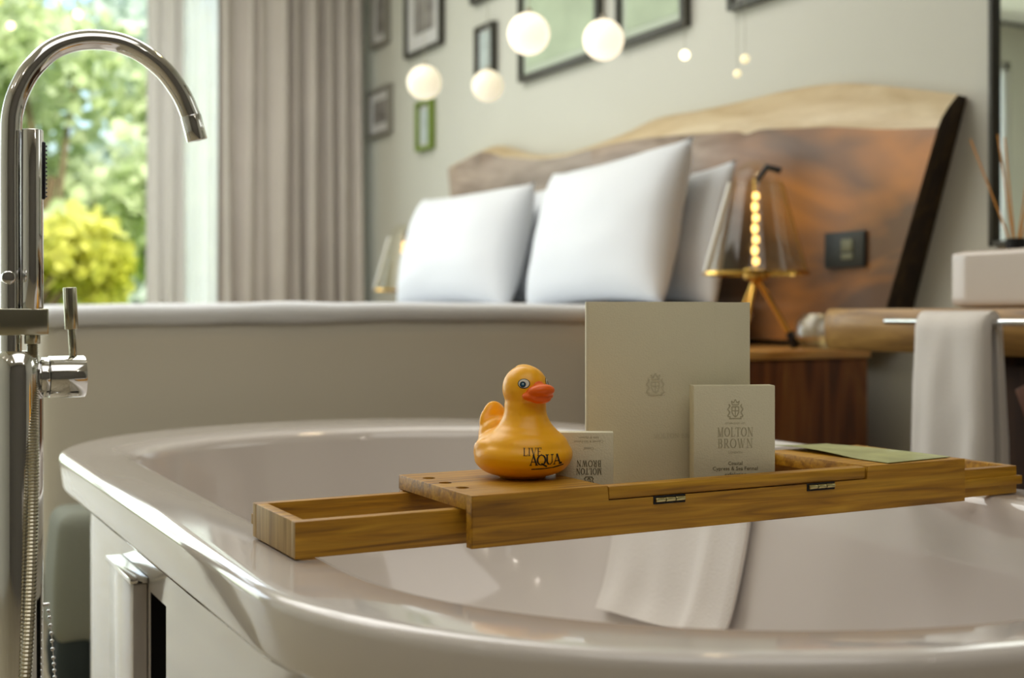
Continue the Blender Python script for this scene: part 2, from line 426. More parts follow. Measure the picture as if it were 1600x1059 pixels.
def strokes_word(bm, word, P, size, space=0.12, width=1.0, tk=0.13, hk=0.05, align=0.5, x=0.0, y=0.0, sub=1, slant=0):
    """P(u, v) -> world point of the lettering plane; u right, v up, metres"""
    tot = sum(GL[c][0] * width + space for c in word) * size - space * size
    u = x - tot * align
    def seg(a, b, th):
        d = Vector((b[0] - a[0], b[1] - a[1])); l = d.length
        if l < 1e-9: return
        n = Vector((-d.y, d.x)) / l * th / 2; e = d / l * th * 0.25
        k = max(1, sub)
        for i in range(k):
            p = Vector(a) - e + (d + 2 * e) * (i / k); q = Vector(a) - e + (d + 2 * e) * ((i + 1) / k)
            vs = [bm.verts.new(P(*w)) for w in ((p.x - n.x, p.y - n.y), (q.x - n.x, q.y - n.y), (q.x + n.x, q.y + n.y), (p.x + n.x, p.y + n.y))]
            bm.faces.new(vs)
    for c in word:
        w, st = GL[c]
        for s in st:
            if s[0] == 'o':
                _, cx, cy, rx, ry = s; k = 20
                pts = [(cx + rx * math.cos(2 * PI * i / k), cy + ry * math.sin(2 * PI * i / k)) for i in range(k + 1)]
                for i in range(k):
                    th = hk + (tk - hk) * abs(math.cos(2 * PI * (i + .5) / k))
                    a, b = pts[i], pts[i + 1]
                    seg((u + a[0] * size * width, y + a[1] * size), (u + b[0] * size * width, y + b[1] * size), th * size)
            else:
                th = (tk if s[0] == 't' else hk) * size
                seg((u + s[1] * size * width, y + s[2] * size), (u + s[3] * size * width, y + s[4] * size), th)
        u += (w * width + space) * size
def font_text(bm, text, P, size, x=0.0, y=0.0, align='CENTER'):
    cu = bpy.data.curves.new('work_text', 'FONT'); cu.body = text; cu.size = size; cu.align_x = align; cu.resolution_u = 2
    o = bpy.data.objects.new('work_text', cu); COL.objects.link(o)
    dg = bpy.context.evaluated_depsgraph_get(); dg.update()
    me = bpy.data.meshes.new_from_object(o.evaluated_get(dg))
    vs = [bm.verts.new(P(v.co.x + x, v.co.y + y)) for v in me.vertices]
    for p in me.polygons:
        try: bm.faces.new([vs[i] for i in p.vertices])
        except ValueError: pass
    bpy.data.objects.remove(o); bpy.data.curves.remove(cu); bpy.data.meshes.remove(me)
def crest(bm, P, s, x, y):
    """small shield under a crown, with side supporters, as short strokes"""
    def seg(a, b, th):
        a, b = Vector(a), Vector(b); d = b - a; n = Vector((-d.y, d.x)).normalized() * th / 2
        bm.faces.new([bm.verts.new(P(x + w.x * s, y + w.y * s)) for w in (a - n, b - n, b + n, a + n)])
    sh = [(-.22, .25), (-.22, -.1), (-.12, -.3), (0, -.4), (.12, -.3), (.22, -.1), (.22, .25), (-.22, .25)]
    for a, b in zip(sh, sh[1:]): seg(a, b, .07)
    seg((0, .25), (0, -.38), .06); seg((-.22, 0), (.22, 0), .06)
    cr = [(-.2, .38), (-.26, .62), (-.12, .5), (0, .72), (.12, .5), (.26, .62), (.2, .38), (-.2, .38)]
    for a, b in zip(cr, cr[1:]): seg(a, b, .06)
    for sg in (-1, 1):
        for a, b in (((.34, .3), (.5, .1)), ((.5, .1), (.36, -.1)), ((.36, -.1), (.5, -.35)), ((.5, -.35), (.3, -.42)), ((.34, .3), (.42, .42))):
            seg((a[0] * sg, a[1]), (b[0] * sg, b[1]), .08)
    seg((-.4, -.5), (.4, -.5), .08)

# ================================================================ THE ROOM
WX = 2.30       # wall behind the headboard
WY = 6.10       # window wall
WIN0, WIN1, WTOP = -2.6, 1.66, 2.5
structure('floor', bx(-3.0, WX + 0.1, -2.0, WY + 0.1, -0.1, 0), M['floor'])
structure('ceiling', bx(-3.0, WX + 0.1, -2.0, WY + 0.1, 2.75, 2.85), M['ceiling'])
structure('wall_right', bx(WX, WX + 0.1, -2.0, WY + 0.1, 0, 2.75), M['wall'])
structure('wall_left', bx(-3.1, -3.0, -2.0, WY + 0.1, 0, 2.75), M['wall'])
structure('wall_back', bx(-3.1, WX + 0.1, -2.1, -2.0, 0, 2.75), M['wall_back'])
b = NB()
box(b, WIN1, WX, WY, WY + 0.1, 0, 2.75); box(b, -3.0, WIN0, WY, WY + 0.1, 0, 2.75); box(b, WIN0, WIN1, WY, WY + 0.1, WTOP, 2.75)
structure('wall_far', b, M['wall'])
b = NB()
for x0, x1, z0, z1 in ((WIN1 - 0.06, WIN1, 0, WTOP), (WIN0, WIN0 + 0.06, 0, WTOP), (WIN0, WIN1, WTOP - 0.06, WTOP), (WIN0, WIN1, 0, 0.06), (-0.7, -0.64, 0.06, WTOP - 0.06), (1.265, 1.40, 0.06, WTOP - 0.06)):
    box(b, x0, x1, WY + 0.01, WY + 0.07, z0, z1, 0.004)
wf = structure('window_1', b, M['jamb'])
g = obj('pane', bx(WIN0 + 0.05, WIN1 - 0.05, WY + 0.035, WY + 0.041, 0.05, WTOP - 0.05), M['clearglass'], wf)
structure('baseboard_right', bx(WX - 0.015, WX, 2.0, 6.0, 0, 0.09, bev=0.003), M['jamb'])

# ---- garden seen through the window
gr = NB(); bmesh.ops.create_grid(gr, x_segments=40, y_segments=40, size=12)
for v in gr.verts: v.co.z = -0.06 + 0.05 * noise.noise(v.co * 0.5); v.co.y += 18.5; v.co.x -= 1
o = structure('floor_garden', gr, M['ground'])

def leaf(bm, c, s, rnd):
    a = Vector((rnd.gauss(0, 1), rnd.gauss(0, 1), rnd.gauss(0, 1))).normalized()
    b_ = a.orthogonal().normalized(); b_.rotate(Matrix.Rotation(rnd.random() * 6.28, 3, a)); n = a.cross(b_) * 0.18
    l, w = s, s * 0.42
    pts = [c - a * l * .5, c - a * l * .2 + b_ * w + n * w, c + a * l * .15 + b_ * w * .9 + n * w, c + a * l * .5, c + a * l * .15 - b_ * w * .9 + n * w, c - a * l * .2 - b_ * w + n * w]
    vs = [bm.verts.new(p) for p in pts]
    bm.faces.new((vs[0], vs[1], vs[2], vs[3])); bm.faces.new((vs[0], vs[3], vs[4], vs[5]))
def tree(x, y, h, rx, rz, zc, n, s, mat, label, seed, clumps=9, grp='leafy trees in the garden'):
    rnd = random.Random(seed)
    t = thing('tree', label, 'tree', (x, y, 0), grp)
    b = NB(); cs = []
    for i in range(clumps):
        while True:
            p = Vector((rnd.uniform(-1, 1), rnd.uniform(-1, 1), rnd.uniform(-1, 1)))
            if p.length < 1: break
        cs.append((Vector((x + p.x * rx, y + p.y * rx, zc + p.z * rz)), rnd.uniform(.3, .6) * rx))
    pts = smooth_curve([(x, y, -0.05), (x + .05, y, zc * .35), (x - .06, y + .05, zc * .7), (x, y, zc)], 4)
    tube(b, pts, .07, 10, rfun=lambda i: .09 - .05 * i / len(pts))
    for c, r in cs:
        tube(b, [Vector((x, y, zc * .6)), (Vector((x, y, zc * .6)) + c) / 2 + Vector((0, 0, .15)), c], .025, 6)
    obj('trunk', b, M['bark'], t)
    b = NB()
    for i in range(n):
        c, r = cs[i % clumps]
        d = Vector((rnd.gauss(0, 1), rnd.gauss(0, 1), rnd.gauss(0, 1))).normalized() * r * rnd.random() ** .45
        leaf(b, c + d, s * rnd.uniform(.6, 1.3), rnd)
    obj('foliage', b, mat, t, smooth=0)
    return t
tree(0.95, 8.7, 3, .55, .95, 0.75, 3600, .11, M['leaf_yellow'], 'low yellow-green leafy shrub tree just outside the window', 3, 11)
tree(1.5, 11.2, 4, 1.1, 1.7, 1.9, 5600, .14, M['leaf_green'], 'mid-green tree behind the yellow shrub outside the window', 5, 14)
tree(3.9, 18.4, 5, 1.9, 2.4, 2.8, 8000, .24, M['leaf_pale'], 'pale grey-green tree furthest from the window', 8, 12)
tree(0.5, 14.6, 5, 1.3, 1.8, 3.6, 6000, .2, M['leaf_yellow'], 'tall tree with bright yellow crown at the top left of the window', 12, 12)
tree(-2.0, 11.0, 4, 1.3, 1.7, 1.8, 3800, .17, M['leaf_green'], 'broad green tree left of the tap outside the window', 15, 12)

# ---- curtains
def curtain(name, x0, x1, y, z0, z1, folds, amp, mat, seed, th=0.004, nz=24):
    rnd = random.Random(seed); nx = folds * 12
    ph = []; p = 0
    for i in range(nx + 1):
        ph.append(p); p += 2 * PI / 12 * (1 + 0.35 * math.sin(i * 0.21 + seed) + 0.15 * rnd.uniform(-1, 1))
    bm = NB(); F = []
    for side in (0, 1):
        G = []
        for j in range(nz + 1):
            v = j / nz; row = []
            for i in range(nx + 1):
                u = i / nx
                a = amp * (0.7 + 0.3 * math.sin(u * 9 + seed)) * (0.75 + 0.35 * (1 - v)) * (1 + .12 * noise.noise(Vector((u * 8, v * 3, seed))))
                dx = 0.012 * math.sin(ph[i] * .5 + v * 2)
                row.append(bm.verts.new((x0 + (x1 - x0) * u + dx, y + a * math.sin(ph[i] + .25 * math.sin(v * 3 + i * .05)) + side * th, z0 + (z1 - z0) * v)))
            G.append(row)
        for j in range(nz):
            for i in range(nx):
                q = (G[j][i], G[j][i + 1], G[j + 1][i + 1], G[j + 1][i]); bm.faces.new(q if side == 0 else q[::-1])
        F.append(G)
    A, B = F
    for j in range(nz):
        bm.faces.new((A[j][0], A[j + 1][0], B[j + 1][0], B[j][0])); bm.faces.new((A[j][-1], B[j][-1], B[j + 1][-1], A[j + 1][-1]))
    for i in range(nx):
        bm.faces.new((A[0][i], B[0][i], B[0][i + 1], A[0][i + 1])); bm.faces.new((A[-1][i], A[-1][i + 1], B[-1][i + 1], B[-1][i]))
    return obj(name, bm, mat, None, ((x0 + x1) / 2, y, z0), smooth=80)
tag(curtain('curtain', 1.50, 2.24, 5.80, 0.02, 2.66, 9, 0.055, M['curtain'], 2), 'heavy grey-beige pleated curtain drawn into the room corner', 'curtain')
tag(curtain('sheer_curtain', 1.21, 1.62, 5.98, 0.02, 2.66, 6, 0.03, M['sheer'], 5, 0.0015), 'thin white sheer curtain glowing beside the window glass', 'curtain')
tag(curtain('lining_curtain', 1.195, 1.385, 5.905, 0.02, 2.66, 3, 0.022, M['lining'], 9), 'pale grey lining curtain folded at the edge of the window glass', 'curtain')
b = NB(); cyl(b, (-2.6, 5.86, 2.69), (2.25, 5.86, 2.69), 0.014, 16)
tag(obj('curtain_rail', b, M['darkmetal'], None, (0, 5.86, 2.69)), 'slim curtain rail under the ceiling along the window wall', 'curtain rail')

# ================================================================ PICTURES
def picture(y0, y1, z0, z1, fw, fm, mb, art, label, inset=0.06, depth=0.03):
    """z0, z1 above the floor; hangs on the headboard wall"""
    x = WX - 0.001
    t = thing('framed_picture', label, 'picture', (x, (y0 + y1) / 2, z0), 'framed pictures on the bedroom wall')
    b = NB()
    for a in ((y0, y1, z0, z0 + fw), (y0, y1, z1 - fw, z1), (y0, y0 + fw, z0 + fw, z1 - fw), (y1 - fw, y1, z0 + fw, z1 - fw)):
        box(b, x - depth, x, a[0], a[1], a[2], a[3], 0.002)
    obj('frame', b, fm, t)
    obj('mat_board', bx(x - 0.012, x - 0.004, y0 + fw * .8, y1 - fw * .8, z0 + fw * .8, z1 - fw * .8), mb, t)
    ins = inset
    obj('artwork', bx(x - 0.014, x - 0.0115, y0 + fw + ins, y1 - fw - ins, z0 + fw + ins, z1 - fw - ins), art, t)
    return t
Z = CZ
picture(5.606, 5.816, Z + 1.31, Z + 1.62, .018, M['frame_grey'], M['mat_board'], M['art_grey'], 'upper picture nearest the curtain, grey frame with small dark figure', .04)
picture(4.982, 5.384, Z + 1.185, Z + 1.70, .016, M['frame_black'], M['mat_board'], M['art_grey'], 'second picture from the curtain, dark photograph in wide white mat', .075)
picture(4.474, 4.638, Z + .975, Z + 1.18, .016, M['frame_black'], M['mat_board'], M['art_pale'], 'narrow black-framed pale picture above a small globe reflection', .012)
picture(5.573, 5.860, Z + .872, Z + 1.106, .016, M['frame_grey'], M['mat_board'], M['art_grey'], 'lower picture nearest the curtain, faded print in grey frame', .045)
picture(5.085, 5.252, Z + .738, Z + .962, .018, M['frame_green'], M['mat_board'], M['art_pale'], 'small narrow picture in olive green frame, lowest on the wall', .02)
picture(3.669, 4.255, Z + .892, Z + 1.72, .022, M['frame_black'], M['mat_green'], M['art_green'], 'large black-framed pale green print behind the brightest globe', .03)
picture(3.163, 3.559, Z + .892, Z + 1.72, .022, M['frame_black'], M['mat_green'], M['art_green'], 'large black-framed pale green print directly right of its twin', .03)
picture(2.60, 2.949, Z + .888, Z + 1.40, .022, M['frame_black'], M['mat_board'], M['art_pale'], 'black-framed picture at the right end, only its lower corner in view', .04)
picture(4.40, 4.68, Z + 1.283, Z + 1.62, .018, M['frame_black'], M['mat_board'], M['art_grey'], 'dark-framed picture above the narrow black one, cut by the top of the photo', .04)

# ================================================================ HEADBOARD (live-edge slab)
def headboard():
    t = thing('headboard', 'wide live-edge walnut slab headboard against the wall behind the bed', 'headboard', (2.27, 3.4, 0.35))
    # y, z of the back/top edge, z of the front edge (above camera height)
    K = [(4.74, .640, .605), (4.62, .655, .620), (4.45, .668, .640), (4.36, .662, .630), (4.24, .630, .600), (4.165, .612, .590), (4.04, .590, .570), (3.92, .580, .556), (3.80, .576, .550),
         (3.69, .582, .552), (3.49, .598, .556), (3.30, .622, .552), (3.09, .615, .538), (2.95, .612, .524), (2.81, .612, .512), (2.77, .612, .500), (2.70, .612, .504), (2.55, .606, .488), (2.42, .590, .474), (2.25, .552, .446), (2.075, .508, .426)]
    S = smooth_curve([(0, k[0], k[1]) for k in K], 5); S2 = smooth_curve([(0, k[0], k[2]) for k in K], 5)
    Xf, Xm, Xb = 2.20, 2.265, 2.295
    y_l, y_r = K[0][0], K[-1][0]
    bm = NB(); rows = []
    n = len(S); zb = 0.67
    for i in range(n):
        y = S[i].y; u = i / (n - 1)
        yb = 4.60 + (2.27 - 4.60) * u        # the slab narrows to its foot
        rg = 0.006 * noise.noise(Vector((y * 9, 0, 1)))
        top, fr = S[i].z + Z, S2[i].z + Z
        row = [(Xb, yb, zb), (Xf, yb, zb)]
        for k in range(1, 8):
            w = k / 7; row.append((Xf, yb + (y - yb) * w, zb + (fr - zb) * w))
        row += [(Xf + .012, y, fr + (top - fr) * .3 + rg), (Xf + .035, y, fr + (top - fr) * .65 + rg), (Xm, y, top), (Xb, y, top - .004)]
        rows.append([bm.verts.new(p) for p in row])
    m = len(rows[0])
    for i in range(n - 1):
        for k in range(m):
            f = bm.faces.new((rows[i][k], rows[i + 1][k], rows[i + 1][(k + 1) % m], rows[i][(k + 1) % m]))
            f.material_index = 1 if 8 <= k <= 11 else 0
    for r, mi in ((rows[0], 2), (rows[-1], 2)):
        f = bm.faces.new(r); f.material_index = mi
    # materials: figured walnut face, pale sapwood edge, dark bark end
    m1, N, L, bs = newmat('headboard_face')
    tc = N.new('ShaderNodeTexCoord'); mp = N.new('ShaderNodeMapping'); mp.inputs['Scale'].default_value = (1, 0.9, 5)
    L.new(tc.outputs['Object'], mp.inputs['Vector'])
    nz = N.new('ShaderNodeTexNoise'); nz.inputs['Scale'].default_value = 2.4; nz.inputs['Detail'].default_value = 5; nz.inputs['Distortion'].default_value = 1.5
    L.new(mp.outputs[0], nz.inputs['Vector'])
    r = N.new('ShaderNodeValToRGB'); r.color_ramp.elements[0].position = .3; r.color_ramp.elements[0].color = srgb(112, 92, 74)
    r.color_ramp.elements[1].position = .72; r.color_ramp.elements[1].color = srgb(176, 156, 138)
    L.new(nz.outputs['Fac'], r.inputs[0])
    # warmer brown and orange towards the basin end of the slab
    r3 = N.new('ShaderNodeValToRGB'); r3.color_ramp.elements[0].position = .42; r3.color_ramp.elements[0].color = srgb(112, 84, 62)
    r3.color_ramp.elements[1].position = .66; r3.color_ramp.elements[1].color = srgb(206, 136, 62)
    nz3 = N.new('ShaderNodeTexNoise'); nz3.inputs['Scale'].default_value = 1.1; nz3.inputs['Detail'].default_value = 3; nz3.inputs['Distortion'].default_value = .8
    mp3 = N.new('ShaderNodeMapping'); mp3.inputs['Scale'].default_value = (1, 1.2, 3.2); mp3.inputs['Location'].default_value = (0, 2.1, 0.4)
    L.new(tc.outputs['Object'], mp3.inputs['Vector']); L.new(mp3.outputs[0], nz3.inputs['Vector']); L.new(nz3.outputs['Fac'], r3.inputs[0])
    sx = N.new('ShaderNodeSeparateXYZ'); L.new(tc.outputs['Object'], sx.inputs[0])
    mr = N.new('ShaderNodeMapRange'); mr.inputs['From Min'].default_value = -0.35; mr.inputs['From Max'].default_value = -0.85
    L.new(sx.outputs['Y'], mr.inputs['Value'])
    mx = N.new('ShaderNodeMixRGB'); L.new(mr.outputs[0], mx.inputs[0]); L.new(r.outputs[0], mx.inputs[1]); L.new(r3.outputs[0], mx.inputs[2])
    L.new(mx.outputs[0], bs.inputs['Base Color']); bs.inputs['Roughness'].default_value = 0.4
    m2 = wood('sapwood_edge', [(186, 160, 118), (206, 184, 146), (222, 204, 170)], 1, 2, 6, 0.45, 0.2)
    m3 = wood('headboard_end', [(26, 16, 8), (48, 32, 16), (80, 60, 22)], 2, 5, 6, 0.7, 0.4)
    obj('slab', bm, [m1, m2, m3], t, smooth=50)
    # charging and light switch panel on the slab
    obj('switch_plate', bx(2.188, 2.2, 2.30, 2.44, .70 + .155, .70 + .245, bev=.003), M['switch'], t, label='dark switch plate')
    b = NB()
    box(b, 2.184, 2.19, 2.335, 2.375, .895, .925, .001); box(b, 2.184, 2.19, 2.335, 2.375, .875, .890, .001)
    obj('switch_keys', b, M['switch_key'], t)
    return t
HB = headboard()

# ================================================================ BED
BY0, BY1, BX0, BX1 = 2.71, 4.68, 0.37, 2.17
bed = thing('bed', 'large low bed standing along the far side of the bathtub', 'bed', (1.3, 3.7, 0))
obj('bed_base', bx(BX0 + .07, BX1, BY0 + .07, BY1 - .07, 0.06, 0.36, bev=.02, seg=3), M['bedbase'], bed)
obj('mattress', rounded_box((BX0 + BX1) / 2 + .02, (BY0 + BY1) / 2, .53, BX1 - BX0 - .08, BY1 - BY0 - .1, .34, .06, 12), M['linen'], bed)
for sx_, sy_ in ((0, 0), (0, 1), (1, 0), (1, 1)):
    b = NB(); cyl(b, (BX0 + .15 + sx_ * 1.5, BY0 + .15 + sy_ * 1.6, 0), (BX0 + .15 + sx_ * 1.5, BY0 + .15 + sy_ * 1.6, .07), .03, 16)
    obj('leg', b, M['darkmetal'], bed)
def duvet_fn(p):
    # the side hangs a little outward and sags; the top is slightly crowned
    q = p.copy()
    if q.z > 0: q.z += 0.012 * (1 - (q.x / 1.0) ** 2) + .006 * noise.noise(Vector((q.x * 3, q.y * 3, 0)))
    k = max(0, -q.z)
    q.y += (-.03 if q.y < 0 else .03) * k + .012 * math.sin(q.x * 7 + 1) * min(1, k * 3) * (1 if abs(q.y) > .7 else 0)
    return q
dz0, dz1 = 0.17, 0.722
bmv = rounded_box((BX0 + BX1 - .03) / 2, (BY0 + BY1) / 2, (dz0 + dz1) / 2, BX1 - BX0 + .02, BY1 - BY0, dz1 - dz0, .042, 40, .006, 2.2, 4, duvet_fn)
bmesh.ops.delete(bmv, geom=[f for f in bmv.faces if f.calc_center_median().z < dz0 + .03], context='FACES')
obj('bed_cover', bmv, M['duvet'], bed, label='beige cover hanging down the side')
def top_fn(p):
    q = p.copy()
    q.z += .012 * (1 - (q.x / 1.0) ** 2) + .004 * noise.noise(Vector((q.x * 4, q.y * 3, 2)))
    return q
bmv = rounded_box((BX0 + BX1 - .03) / 2, (BY0 + BY1) / 2, .7315, BX1 - BX0 + .04, BY1 - BY0 + .03, .046, .0225, 44, .004, 4.0, 4, top_fn)
tag(obj('duvet', bmv, M['linen'], None, (1.27, 3.73, .70), smooth=180), 'white duvet spread flat over the top of the bed', 'duvet')

def pillow_bm(w, h, t, seed=0, n=30):
    bm = NB(); Gs = []
    for s in (1, -1):
        G = []
        for j in range(n + 1):
            row = []
            for i in range(n + 1):
                u, v = 2 * i / n - 1, 2 * j / n - 1
                prof = (max(0, 1 - abs(u) ** 2.6) * max(0, 1 - abs(v) ** 2.6)) ** .5
                wr = .008 * noise.noise(Vector((u * 2.3 + seed, v * 2.3, s))) * prof
                cu = 1 - .07 * (1 - v * v) * abs(u) ** 3 + .02 * abs(v) ** 6
                cv = 1 - .09 * (1 - u * u) * abs(v) ** 3 + .02 * abs(u) ** 6
                row.append((u * w / 2 * cv * 0 + u * w / 2 * (1 - .07 * (1 - v * v) * abs(u) ** 2), v * h / 2 * (1 - .10 * (1 - u * u) * abs(v) ** 2), s * (t / 2 * prof + wr)))
            G.append(row)
        Gs.append(G)
    V0 = [[bm.verts.new(p) for p in r] for r in Gs[0]]
    V1 = [[(V0[j][i] if i in (0, n) or j in (0, n) else bm.verts.new(Gs[1][j][i])) for i in range(n + 1)] for j in range(n + 1)]
    for j in range(n):
        for i in range(n):
            bm.faces.new((V0[j][i], V0[j][i + 1], V0[j + 1][i + 1], V0[j + 1][i]))
            bm.faces.new((V1[j][i], V1[j + 1][i], V1[j + 1][i + 1], V1[j][i + 1]))
    return bm
def pillow(name, x, y, w, h, t, tilt, yaw, roll, label, seed):
    """stands on its long edge at (x, y), width along y, leaning towards +x by tilt degrees"""
    bm = pillow_bm(w, h, t, seed)
    R = math.radians
    base = Matrix(((0, 0, 1, 0), (1, 0, 0, 0), (0, 1, 0, 0), (0, 0, 0, 1)))      # u->y, v->z, thickness->x
    mt = Matrix.Translation((x, y, .772)) @ Matrix.Rotation(R(yaw), 4, 'Z') @ Matrix.Rotation(R(tilt), 4, 'Y') @ Matrix.Rotation(R(roll), 4, 'X') @ Matrix.Translation((0, 0, h / 2 * .93)) @ base
    xform(bm, mt)
    return tag(obj(name, bm, M['linen'], None, (x, y, .745), smooth=180), label, 'pillow', 'white pillows on the bed')
pillow('pillow', 1.90, 3.115, .80, .46, .20, 13, -2, -1.5, 'big front white pillow leaning nearest the bathtub', 1)
pillow('pillow', 1.84, 3.95, .74, .43, .24, 15, 6, 0, 'front white pillow on the far half of the bed', 2)
pillow('pillow', 2.05, 2.98, .60, .40, .12, 9, -3, 0, 'rear white pillow peeping out right of the big front one', 3)
pillow('pillow', 2.05, 3.88, .66, .43, .12, 8, 0, 0, 'rear white pillow showing in the gap between the two front pillows', 4)

# ================================================================ NIGHTSTANDS, LAMPS
def nightstand(x0, x1, y0, y1, zt, label):
    t = thing('nightstand', label, 'nightstand', ((x0 + x1) / 2, (y0 + y1) / 2, 0), 'nightstands beside the bed')
    obj('body', bx(x0 + .01, x1 - .005, y0 + .012, y1 - .012, 0.05, zt - .022, bev=.004), M['walnut_dark'], t)
    obj('top', bx(x0, x1 - .005, y0, y1, zt - .022, zt, bev=.004), M['night_top'], t)
    obj('plinth', bx(x0 + .05, x1 - .03, y0 + .05, y1 - .05, 0, .05), M['cabinet'], t)
    d = obj('drawer', bx(x0 - .006, x0 + .01, y0 + .03, y1 - .03, zt - .24, zt - .04, bev=.003), M['walnut_dark'], t)
    b = NB(); ball(b, (x0 - .018, (y0 + y1) / 2, zt - .14), .014, 16, 10); obj('knob', b, M['brass'], d)
    return t
NZ = 0.655
nightstand(1.66, 2.19, 2.27, 2.68, NZ, 'reddish walnut nightstand between bed and basin counter, lamp on top')
nightstand(1.75, 2.19, 4.72, 5.12, NZ, 'nightstand on the far side of the bed under the distant lamp')

def table_lamp(cx, cy, z, label):
    t = thing('table_lamp', label, 'lamp', (cx, cy, z), 'glass cone table lamps by the bed')
    zb, ztp = z + .185, z + .41
    b = NB(); lathe(b, [(.126, zb), (.062, ztp), (.060, ztp), (.124, zb)], cx, cy, 48); obj('lamp_shade', b, M['lampglass'], t, label='transparent smoky glass cone')
    b = NB(); lathe(b, [(.120, zb - .004), (.132, zb - .004), (.132, zb + .004), (.120, zb + .004), (.120, zb - .004)], cx, cy, 48)
    obj('rim', b, M['brass'], t)
    b = NB(); lathe(b, [(.0, ztp + .055), (.022, ztp + .052), (.045, ztp + .035), (.060, ztp + .008), (.063, ztp), (.060, ztp - .002), (0, ztp - .002)], cx, cy, 40)
    obj('shade_cap', b, M['lampglass'], t)
    b = NB(); cyl(b, (cx, cy, zb - .01), (cx, cy, ztp + .01), .006, 16); obj('stem', b, M['brass'], t)
    b = NB(); cyl(b, (cx, cy, ztp + .0), (cx + .03, cy - .01, ztp + .045), .007, 12); cyl(b, (cx + .028, cy - .01, ztp + .04), (cx + .055, cy - .03, ztp + .03), .008, 12)
    obj('swivel', b, M['darkmetal'], t)
    b = NB()
    for k in range(7): ball(b, (cx - .003 * (k % 2), cy, zb + .03 + k * .027), .0085, 12, 8, (1, 1, 1.5))
    obj('bulb_string', b, M['filament'], t, label='lit golden filament column')
    for sg in (-1, 1):  # ribs added for the reflections on the shade edges, the left one white
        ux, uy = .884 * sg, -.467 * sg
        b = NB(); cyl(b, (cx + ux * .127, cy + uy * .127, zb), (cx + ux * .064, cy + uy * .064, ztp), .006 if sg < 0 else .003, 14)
        obj('shade_edge_reflection', b, M['rib_highlight'] if sg < 0 else M['brass'], t, label='white rib added for the bright reflected edge' if sg < 0 else None)
    b = NB(); lathe(b, [(0, zb + .012), (.03, zb + .012), (.034, zb), (.03, zb - .014), (.012, zb - .022), (0, zb - .022)], cx, cy, 24); obj('hub', b, M['brass'], t)
    for k in range(3):
        a = math.radians(-28 + 120 * k)
        fx, fy = cx + .095 * math.cos(a), cy + .095 * math.sin(a)
        b = NB(); tube(b, smooth_curve([(cx, cy, zb - .01), (cx + .04 * math.cos(a), cy + .04 * math.sin(a), zb - .075), (fx, fy, z + .012)], 5), .007, 12)
        lg = obj('leg', b, M['brass'], t)
        b = NB(); cyl(b, (fx - .012 * math.cos(a), fy - .012 * math.sin(a), z + .04), (fx + .004 * math.cos(a), fy + .004 * math.sin(a), z + .001), .011, 14, .002); obj('foot', b, M['darkmetal'], lg, label='dark tapered foot')
    return t
table_lamp(1.985, 2.46, NZ, 'brass tripod lamp with glass cone shade on the near nightstand')
table_lamp(2.07, 4.90, NZ, 'distant brass-glowing cone lamp half hidden behind the far pillow')
b = NB(); lathe(b, [(0, NZ + .001), (.045, NZ + .001), (.066, NZ + .03), (.062, NZ + .065), (.045, NZ + .085), (.041, NZ + .085), (.057, NZ + .062), (.060, NZ + .03), (.042, NZ + .008), (0, NZ + .008)], 2.09, 2.34, 36)
tag(obj('glass_bowl', b, M['bowlglass'], None, (2.09, 2.34, NZ)), 'small rounded pale glass bowl on the nightstand right of the lamp', 'bowl')

# ================================================================ BASIN COUNTER
CX0, CTOP, CTH, CY1 = 1.79, CZ + .010, .085, 2.03
b = NB(); n = 60
ct = []
for i in range(n + 1):
    y = CY1 - (CY1 - .1) * i / n
    e = .03 * math.exp(-((CY1 - y) / .06))          # rounded live end
    w = .006 * noise.noise(Vector((y * 5, 0, 2)))
    prof = [(CX0 + .012 + w + e, CTOP), (CX0 + .002 + w + e, CTOP - .012), (CX0 + w * .5 + e, CTOP - .04), (CX0 + .004 + e, CTOP - .07), (CX0 + .012 + e, CTOP - CTH), (WX - .002, CTOP - CTH), (WX - .002, CTOP)]
    ct.append([b.verts.new((p[0], y, p[1])) for p in prof])
for i in range(n):
    for k in range(7): b.faces.new((ct[i][k], ct[i + 1][k], ct[i + 1][(k + 1) % 7], ct[i][(k + 1) % 7]))
b.faces.new(ct[0]); b.faces.new(ct[-1])
cnt = thing('basin_counter', 'thick wooden slab counter carrying the white basin', 'counter', (2.0, 1.2, CTOP - CTH))
obj('slab', b, M['counter'], cnt, smooth=50)
b = NB(); box(b, CX0 - .085, CX0 + .02, 1.72, 1.73, CTOP - .03, CTOP - .02, .002); box(b, CX0 - .085, CX0 + .02, 1.02, 1.03, CTOP - .03, CTOP - .02, .002)
cyl(b, (CX0 - .085, 1.735, CTOP - .024), (CX0 - .085, .95, CTOP - .024), .006, 16, .002)
obj('towel_bar', b, M['chrome'], cnt, label='chrome towel bar')
vb = thing('vanity_cabinet', 'dark brown wooden cabinet under the counter at the right edge', 'cabinet', (2.05, .95, 0))
obj('body', bx(1.86, WX - .005, .2, 1.66, .08, CTOP - CTH - .002, bev=.004), M['cabinet'], vb)
obj('door', bx(1.842, 1.859, .22, .92, .10, CTOP - CTH - .02, bev=.003), M['cabinet'], vb)
obj('door', bx(1.842, 1.859, .94, 1.64, .10, CTOP - CTH - .02, bev=.003), M['cabinet'], vb)
obj('plinth', bx(1.90, WX - .02, .22, 1.64, 0, .08), M['black'], vb)
# slanting dark wooden brace of the counter
b = NB(); box(b, -.02, .02, -.028, .028, -.31, .31, .003)
xform(b, Matrix.Translation((1.818, 1.37, .335)) @ Matrix.Rotation(math.radians(-24), 4, 'X'))
obj('brace', b, M['walnut_dark'], vb)
